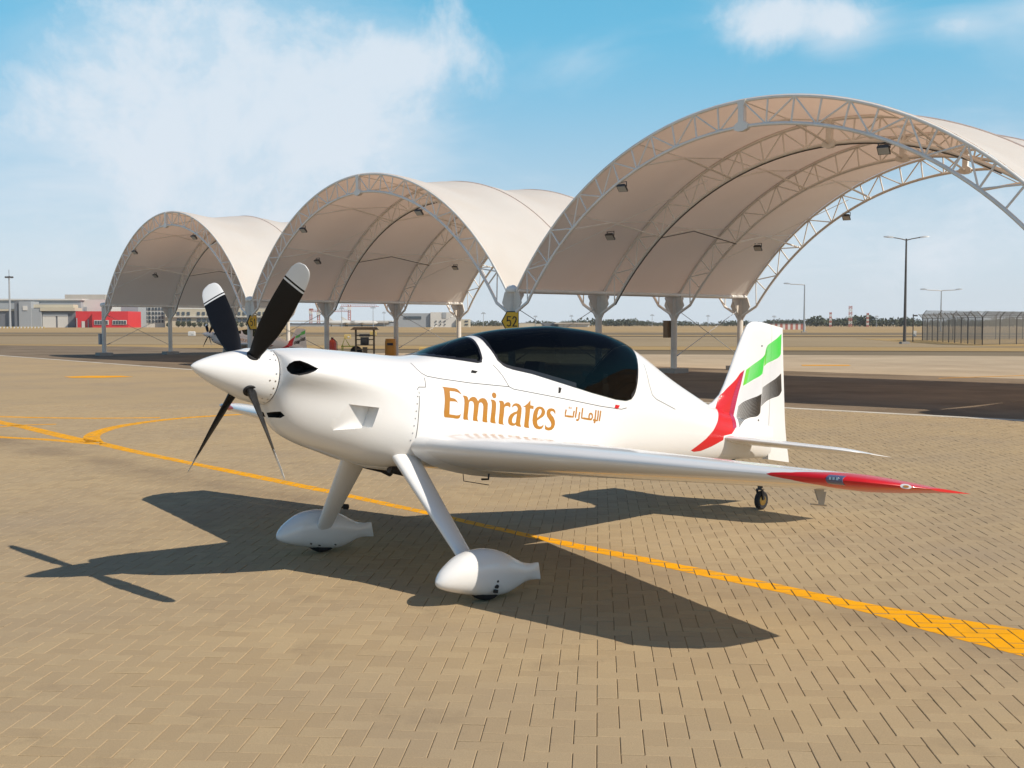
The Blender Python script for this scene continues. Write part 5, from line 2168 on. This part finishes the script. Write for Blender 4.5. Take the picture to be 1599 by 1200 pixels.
building('hangar', 'long grey hangar with white roof edge behind the high mast', [
    ('wall', 'hangar_grey', [(-120, 128, 469, 515, 712, 50)]), ('roof', 'wall_white', [(-122, 130, 467, 469.4, 711, 54)]),
    ('lower_wall', 'hangar_dark', [(-120, 24, 486, 515, 705, 6.9)]), ('ledge', 'wall_cream', [(-120, 24, 483, 486, 704, 7)])])
building('workshop', 'grey workshop block with white panel and twin roller doors', [
    ('tower', 'hangar_grey', [(31, 50, 471, 515, 699, 12)]), ('tower_side', 'hangar_dark', [(24, 30.8, 471, 515, 700, 11)]), ('wall', 'hangar_grey', [(50.2, 66, 482, 515, 699.5, 12)]),
    ('panel', 'wall_white', [(37, 44, 478, 485, 698.6, .3)]), ('roof', 'wall_cream', [(54, 116, 476, 481, 703, 8), (64, 118, 481.2, 486, 699, 12)]),
    ('recess', 'hangar_dark', [(66.2, 118.5, 486.4, 515, 701, 9)]), ('roller_door', 'wall_white', [(68, 88, 494, 515, 700.6, .3)]), ('roller_door', 'wall_white', [(91, 107, 494, 515, 700.6, .3)]),
    ('shutter_head', 'hangar_grey', [(68, 107, 490, 494, 700.4, .4)])])
building('white_block', 'white flat-roofed block standing behind the red building', [
    ('wall', 'wall_white', [(128.5, 175, 468, 515, 716, 30)]), ('roof_plant', 'roof_tan', [(103, 166, 460.5, 467.8, 722, 20)]), ('vent', 'hangar_grey', [(133, 137, 479.5, 486, 715.6, .3)]),
    ('annex', 'hangar_grey', [(190, 217, 479, 515, 718, 16)])])
building('red_building', 'bright red low building with strips of white-framed windows', [
    ('wall', 'wall_red', [(145, 201, 486.5, 515, 690, 24)]), ('porch', 'wall_red', [(119.5, 144.8, 486.5, 515, 694, 20)]),
    ('window_frame', 'wall_white', [(148, 170.5, 500.3, 507.5, 689.6, .3)]), ('window_frame', 'wall_white', [(176.5, 198.5, 500.3, 507.5, 689.6, .3)]),
    *[('pane', 'window_glass', [(149 + 4.2 * k, 152.2 + 4.2 * k, 501.3, 506.6, 689.4, .15)]) for k in range(5)], *[('pane', 'window_glass', [(177.6 + 4.2 * k, 180.8 + 4.2 * k, 501.3, 506.6, 689.4, .15)]) for k in range(5)],
    ('door', 'wall_white', [(128.5, 133.5, 502, 514, 693.6, .3)]), ('post', 'hangar_grey', [(120.2, 121.6, 497, 514, 693.3, .3)]), ('post', 'hangar_grey', [(138, 139.2, 499, 514, 693.3, .3)])])
parts = [('wall', 'wall_white', [(217, 258, 480, 515, 740, 30)]), ('parapet', 'roof_tan', [(218, 256, 477.5, 479.8, 744, 24)])]
for r, v in enumerate((480.8, 487.5, 494, 500)):
    for k in range(8):
        parts.append(('window', 'window_glass', [(218.2 + 4.9 * k + (.5 if k > 3 else 0), 221.4 + 4.9 * k + (.5 if k > 3 else 0), v, v + 4.3, 739.6, .3)]))
building('apartment_block', 'white four storey block with a grid of square windows left of the propeller', parts)
parts = [('wall', 'wall_cream', [(258.5, 425, 483, 515, 735, 30)]), ('parapet', 'wall_white', [(258.5, 425, 479.5, 482.8, 739, 24)]), ('roof_plant', 'roof_tan', [(270, 330, 476, 479.3, 745, 16), (390, 415, 476.5, 479.3, 745, 16)])]
for k in range(19):
    u = 277 + 7.9 * k
    if k in (3, 9, 15):
        continue
    parts.append(('window', 'window_glass', [(u, u + 4.4, 487.5, 492.6, 734.6, .3)]))
    parts.append(('window', 'window_glass', [(u, u + 5.8, 497.5, 503, 734.6, .3)]))
parts.append(('ledge', 'wall_white', [(258.5, 425, 494.6, 495.8, 733.6, 1.3)]))
building('terminal_block', 'long cream building with two rows of windows behind the propeller', parts)
building('hangar', 'grey hangar with blue strip window seen behind the cowl', [
    ('wall', 'hangar_grey', [(620, 672, 489.5, 512, 780, 60)]), ('strip_window', 'window_glass', [(631, 658, 494.3, 498.5, 779.6, .3)]),
    ('annex_wall', 'wall_white', [(672.3, 712, 488, 512, 778, 40)]), ('stair_tower', 'hangar_grey', [(691, 697, 488.5, 497, 777.6, .3)]), ('end_block', 'wall_cream', [(712.3, 733, 499, 512, 776, 20)]),
    *[('window', 'window_glass', [(680 + 7 * k, 682 + 7 * k, v, v + 2, 777.4, .3)]) for k in range(3) for v in (501, 506)],
    *[('window', 'window_glass', [(726, 731, v, v + 2, 775.6, .3)]) for v in (501, 506)]])
building('low_terminal', 'low curved brown terminal roof beneath the red cranes', [
    ('wall', 'hangar_grey', [(452, 620, 505, 512, 1100, 60)]), ('roof', 'roof_tan', [(536, 606, 502.6, 504.9, 1095, 70)]), ('roof_edge', 'wall_white', [(452, 612, 500.9, 502.5, 1098, 60)])])
building('tan_shed', 'tan low building behind sign 52', [('wall', 'wall_cream', [(806, 846, 506, 512, 900, 20)]), ('roof', 'roof_tan', [(812, 836, 504.6, 505.9, 900, 20)]), ('annex', 'hangar_dark', [(846.3, 872, 504.5, 512, 905, 20)])])
building('long_shed', 'long pale shed with brown roof above the canopy glass', [('wall', 'wall_white', [(872.5, 920, 506.6, 512.5, 880, 26)]), ('roof', 'roof_tan', [(866, 921, 504, 506.4, 878, 30)]), ('rib', 'hangar_grey', [(880, 880.5, 506.8, 512.3, 879.6, .3), (900, 900.5, 506.8, 512.3, 879.6, .3)])])


def crane(u, top_v, d, jib, lab, side=1):
    x, y, z = at(u, top_v, d)
    t = thing('tower_crane', (x, y, -.06), lab, 'crane', 'tower cranes')
    m = MB()
    w = 1.2
    for sx in (-1, 1):
        for sy in (-1, 1):
            m.bar((sx * w, sy * w, 0), (sx * w, sy * w, z + 2), .45)
    n = 8
    for k in range(n):
        m.bar((-w, -w, z * k / n), (w, -w, z * (k + 1) / n), .35)
        m.bar((w, w, z * k / n), (-w, w, z * (k + 1) / n), .35)
    m.build('tower', MATS['crane_red'], t)
    m = MB()
    a, b = jib
    k = d / 1750
    m.bar((a * k, 0, z), (b * k, 0, z), .5)
    m.bar((a * k * .9, 0, z + 1.8), (b * k * .9, 0, z + 1.8), .35)
    for q in range(21):
        xx = a * k * .9 + (b - a) * k * .9 * q / 20
        m.bar((xx, 0, z), (xx + (b - a) * k * .9 / 40, 0, z + 1.8), .28)
    m.build('jib', MATS['crane_red'], t)
    m = MB(); m.box((0, -1, z - 2), (3.6, 3.6, 3.4)); m.build('cab', MATS['wall_white'], t)


crane(546, 479, 1150, (-14, 46), 'red tower crane with the longest jib seen under the canopy')
crane(498, 487, 1200, (-12, 50), 'red tower crane with long low jib just left of the taller crane')
crane(486, 485, 1250, (-3, 4), 'red tower crane without long jib beside the column')

# parked airliners far off
for u, d, lab in ((537, 1000, 'white airliner with tall tail parked below the tall crane'), (562, 1000, 'smaller white airliner tail right of the tall crane')):
    x, y, _ = at(u, 0, d)
    t = thing('airliner', (x, y, 0), lab, 'airliner', 'distant airliners')
    m = MB(); m.lathe([(-16, .3), (-13, 1.4), (-8, 2.0), (10, 2.0), (14, 1.5), (16, .5)], (1, 0, 0), (0, 0, 3.4), 14); m.build('fuselage', MATS['wall_white'], t, 50)
    m = MB(); m.prism([(9, 0, 5), (15, 0, 5), (18, 0, 10.5), (15, 0, 10.5)] if u == 537 else [(9, 0, 5), (15, 0, 5), (17, 0, 8.5), (15, 0, 8.5)], (0, -.3, 0), (0, .3, 0)); m.v = [(-a, b, c) for a, b, c in m.v]; m.build('fin', MATS['wall_white'], t)
    m = MB(); m.prism([(-2, 0, 2.6), (3, 0, 2.6), (6, -15, 3.4), (4.5, -15, 3.4)], (0, 0, -.2), (0, 0, .2)); m.prism([(-2, 0, 2.6), (3, 0, 2.6), (6, 15, 3.4), (4.5, 15, 3.4)], (0, 0, -.2), (0, 0, .2)); m.build('wing', MATS['wall_white'], t)
    for px, py in ((-11, 0), (2, 2), (2, -2)):
        m = MB(); m.lathe([(-.4, .6), (.4, .6)], (0, 1, 0), (px, py, .6), 12); m.bar((px, py, .6), (px, py, 2.6), .3); m.build('landing_gear', MATS['black_rubber'], t)

# ---- vegetation: shrubs by the block, tree belt on the horizon


def clump(m, c, r, n, flat=1.0):
    for _ in range(n):
        d = Vector((rng.normal(), rng.normal(), rng.normal() * flat))
        d = d.normalized() * (rng.uniform(.0, 1.0) ** .4)
        p = Vector(c) + Vector((d.x * r[0], d.y * r[1], d.z * r[2]))
        s = rng.uniform(.16, .32) * (r[0] + r[2]) / 2
        a = Vector((rng.normal(), rng.normal(), rng.normal())).normalized()
        b = a.cross(Vector((rng.normal(), rng.normal(), rng.normal()))).normalized()
        e = a.cross(b)
        m.add([p + a * s, p + b * s * .8, p - a * s * .9, p - b * s * .7, p + e * s * .5], [(0, 1, 4), (1, 2, 4), (2, 3, 4), (3, 0, 4)])


for k, u in enumerate((264, 279, 287, 296, 304, 313, 322, 332, 341, 350, 360, 369, 378, 388, 398, 407)):
    x, y, _ = at(u, 0, 726)
    h = 3.0 + 1.5 * rng.random()
    t = thing('shrub', (x, y, -.06), 'round green shrub in the row before the long cream building', 'shrub', 'shrubs before the cream building')
    m = MB(); m.tube([(0, 0, 0), (.1, 0, h * .5)], [.18, .08], 6); m.build('trunk', MATS['bark'], t)
    m = MB(); clump(m, (0, 0, h * .55), (1.7, 1.5, h * .45), 190); m.build('crown', MATS['foliage'], t)


def belt(name, u0, u1, d, hmean, hvar, step, seed, label):
    m = MB()
    r_ = np.random.default_rng(seed)
    u = u0
    ph = r_.uniform(0, 6)
    while u < u1:
        x, y, _ = at(u, 0, d + r_.uniform(-25, 25))
        h = hmean * (1 + hvar * math.sin(u * .021 + ph) + .5 * hvar * math.sin(u * .083 + 2 * ph) + r_.normal(0, .16))
        h = max(1.6, h)
        w = h * r_.uniform(.55, .95)
        clump(m, (x, y, h * .55), (w, w, h * .5), 44)
        m.bar((x, y, -.06), (x, y, h * .5), .4)
        u += step * r_.uniform(.6, 1.4)
    o = m.build(name, MATS['foliage'])
    tag(o, label, 'trees', kind='stuff')


belt('tree_belt', 720, 1240, 1150, 5.0, .30, 2.6, 3, 'dark belt of far trees on the horizon behind the aircraft')
belt('tree_belt', 1240, 1780, 1000, 6.4, .20, 2.6, 5, 'dark belt of far trees on the horizon behind the masts')
belt('tree_belt', -260, 120, 1300, 4.5, .25, 3.4, 8, 'far trees behind the grey hangar')
belt('tree_belt', 425, 720, 1350, 3.4, .25, 3.4, 9, 'far trees behind the cranes')
# low concrete barriers along the airfield road, striped yellow at the left
for k in range(26):
    x, y, _ = at(2 + 2.7 * k, 0, 560)
    t = tag(MB().prism([(-.42, 0, 0), (-.3, 0, .35), (-.18, 0, .8), (.18, 0, .8), (.3, 0, .35), (.42, 0, 0)], (0, -.35, 0), (0, .35, 0)).build('road_barrier', MATS['yellow_box'] if k % 2 else MATS['wall_white']), 'low road barrier block in the line before the grey workshop', 'barrier', 'road barriers before the workshop')
    t.location = (x, y, -.06)

# ------------------------------------------------------------------ the air between here and the horizon
m = MB()
m.box((0, 740, 22), (2600, 1700, 48))
hz = m.build('haze', None)
hm = bpy.data.materials.new('haze')
hm.use_nodes = True
hm.node_tree.nodes.clear()
ho = hm.node_tree.nodes.new('ShaderNodeOutputMaterial')
hv = hm.node_tree.nodes.new('ShaderNodeVolumePrincipled')
hv.inputs['Color'].default_value = (.95, .97, 1.0, 1)
hv.inputs['Density'].default_value = 0.00010
hv.inputs['Anisotropy'].default_value = 0.2
hm.node_tree.links.new(hv.outputs[0], ho.inputs['Volume'])
hz.data.materials.append(hm)
hz['kind'] = 'stuff'
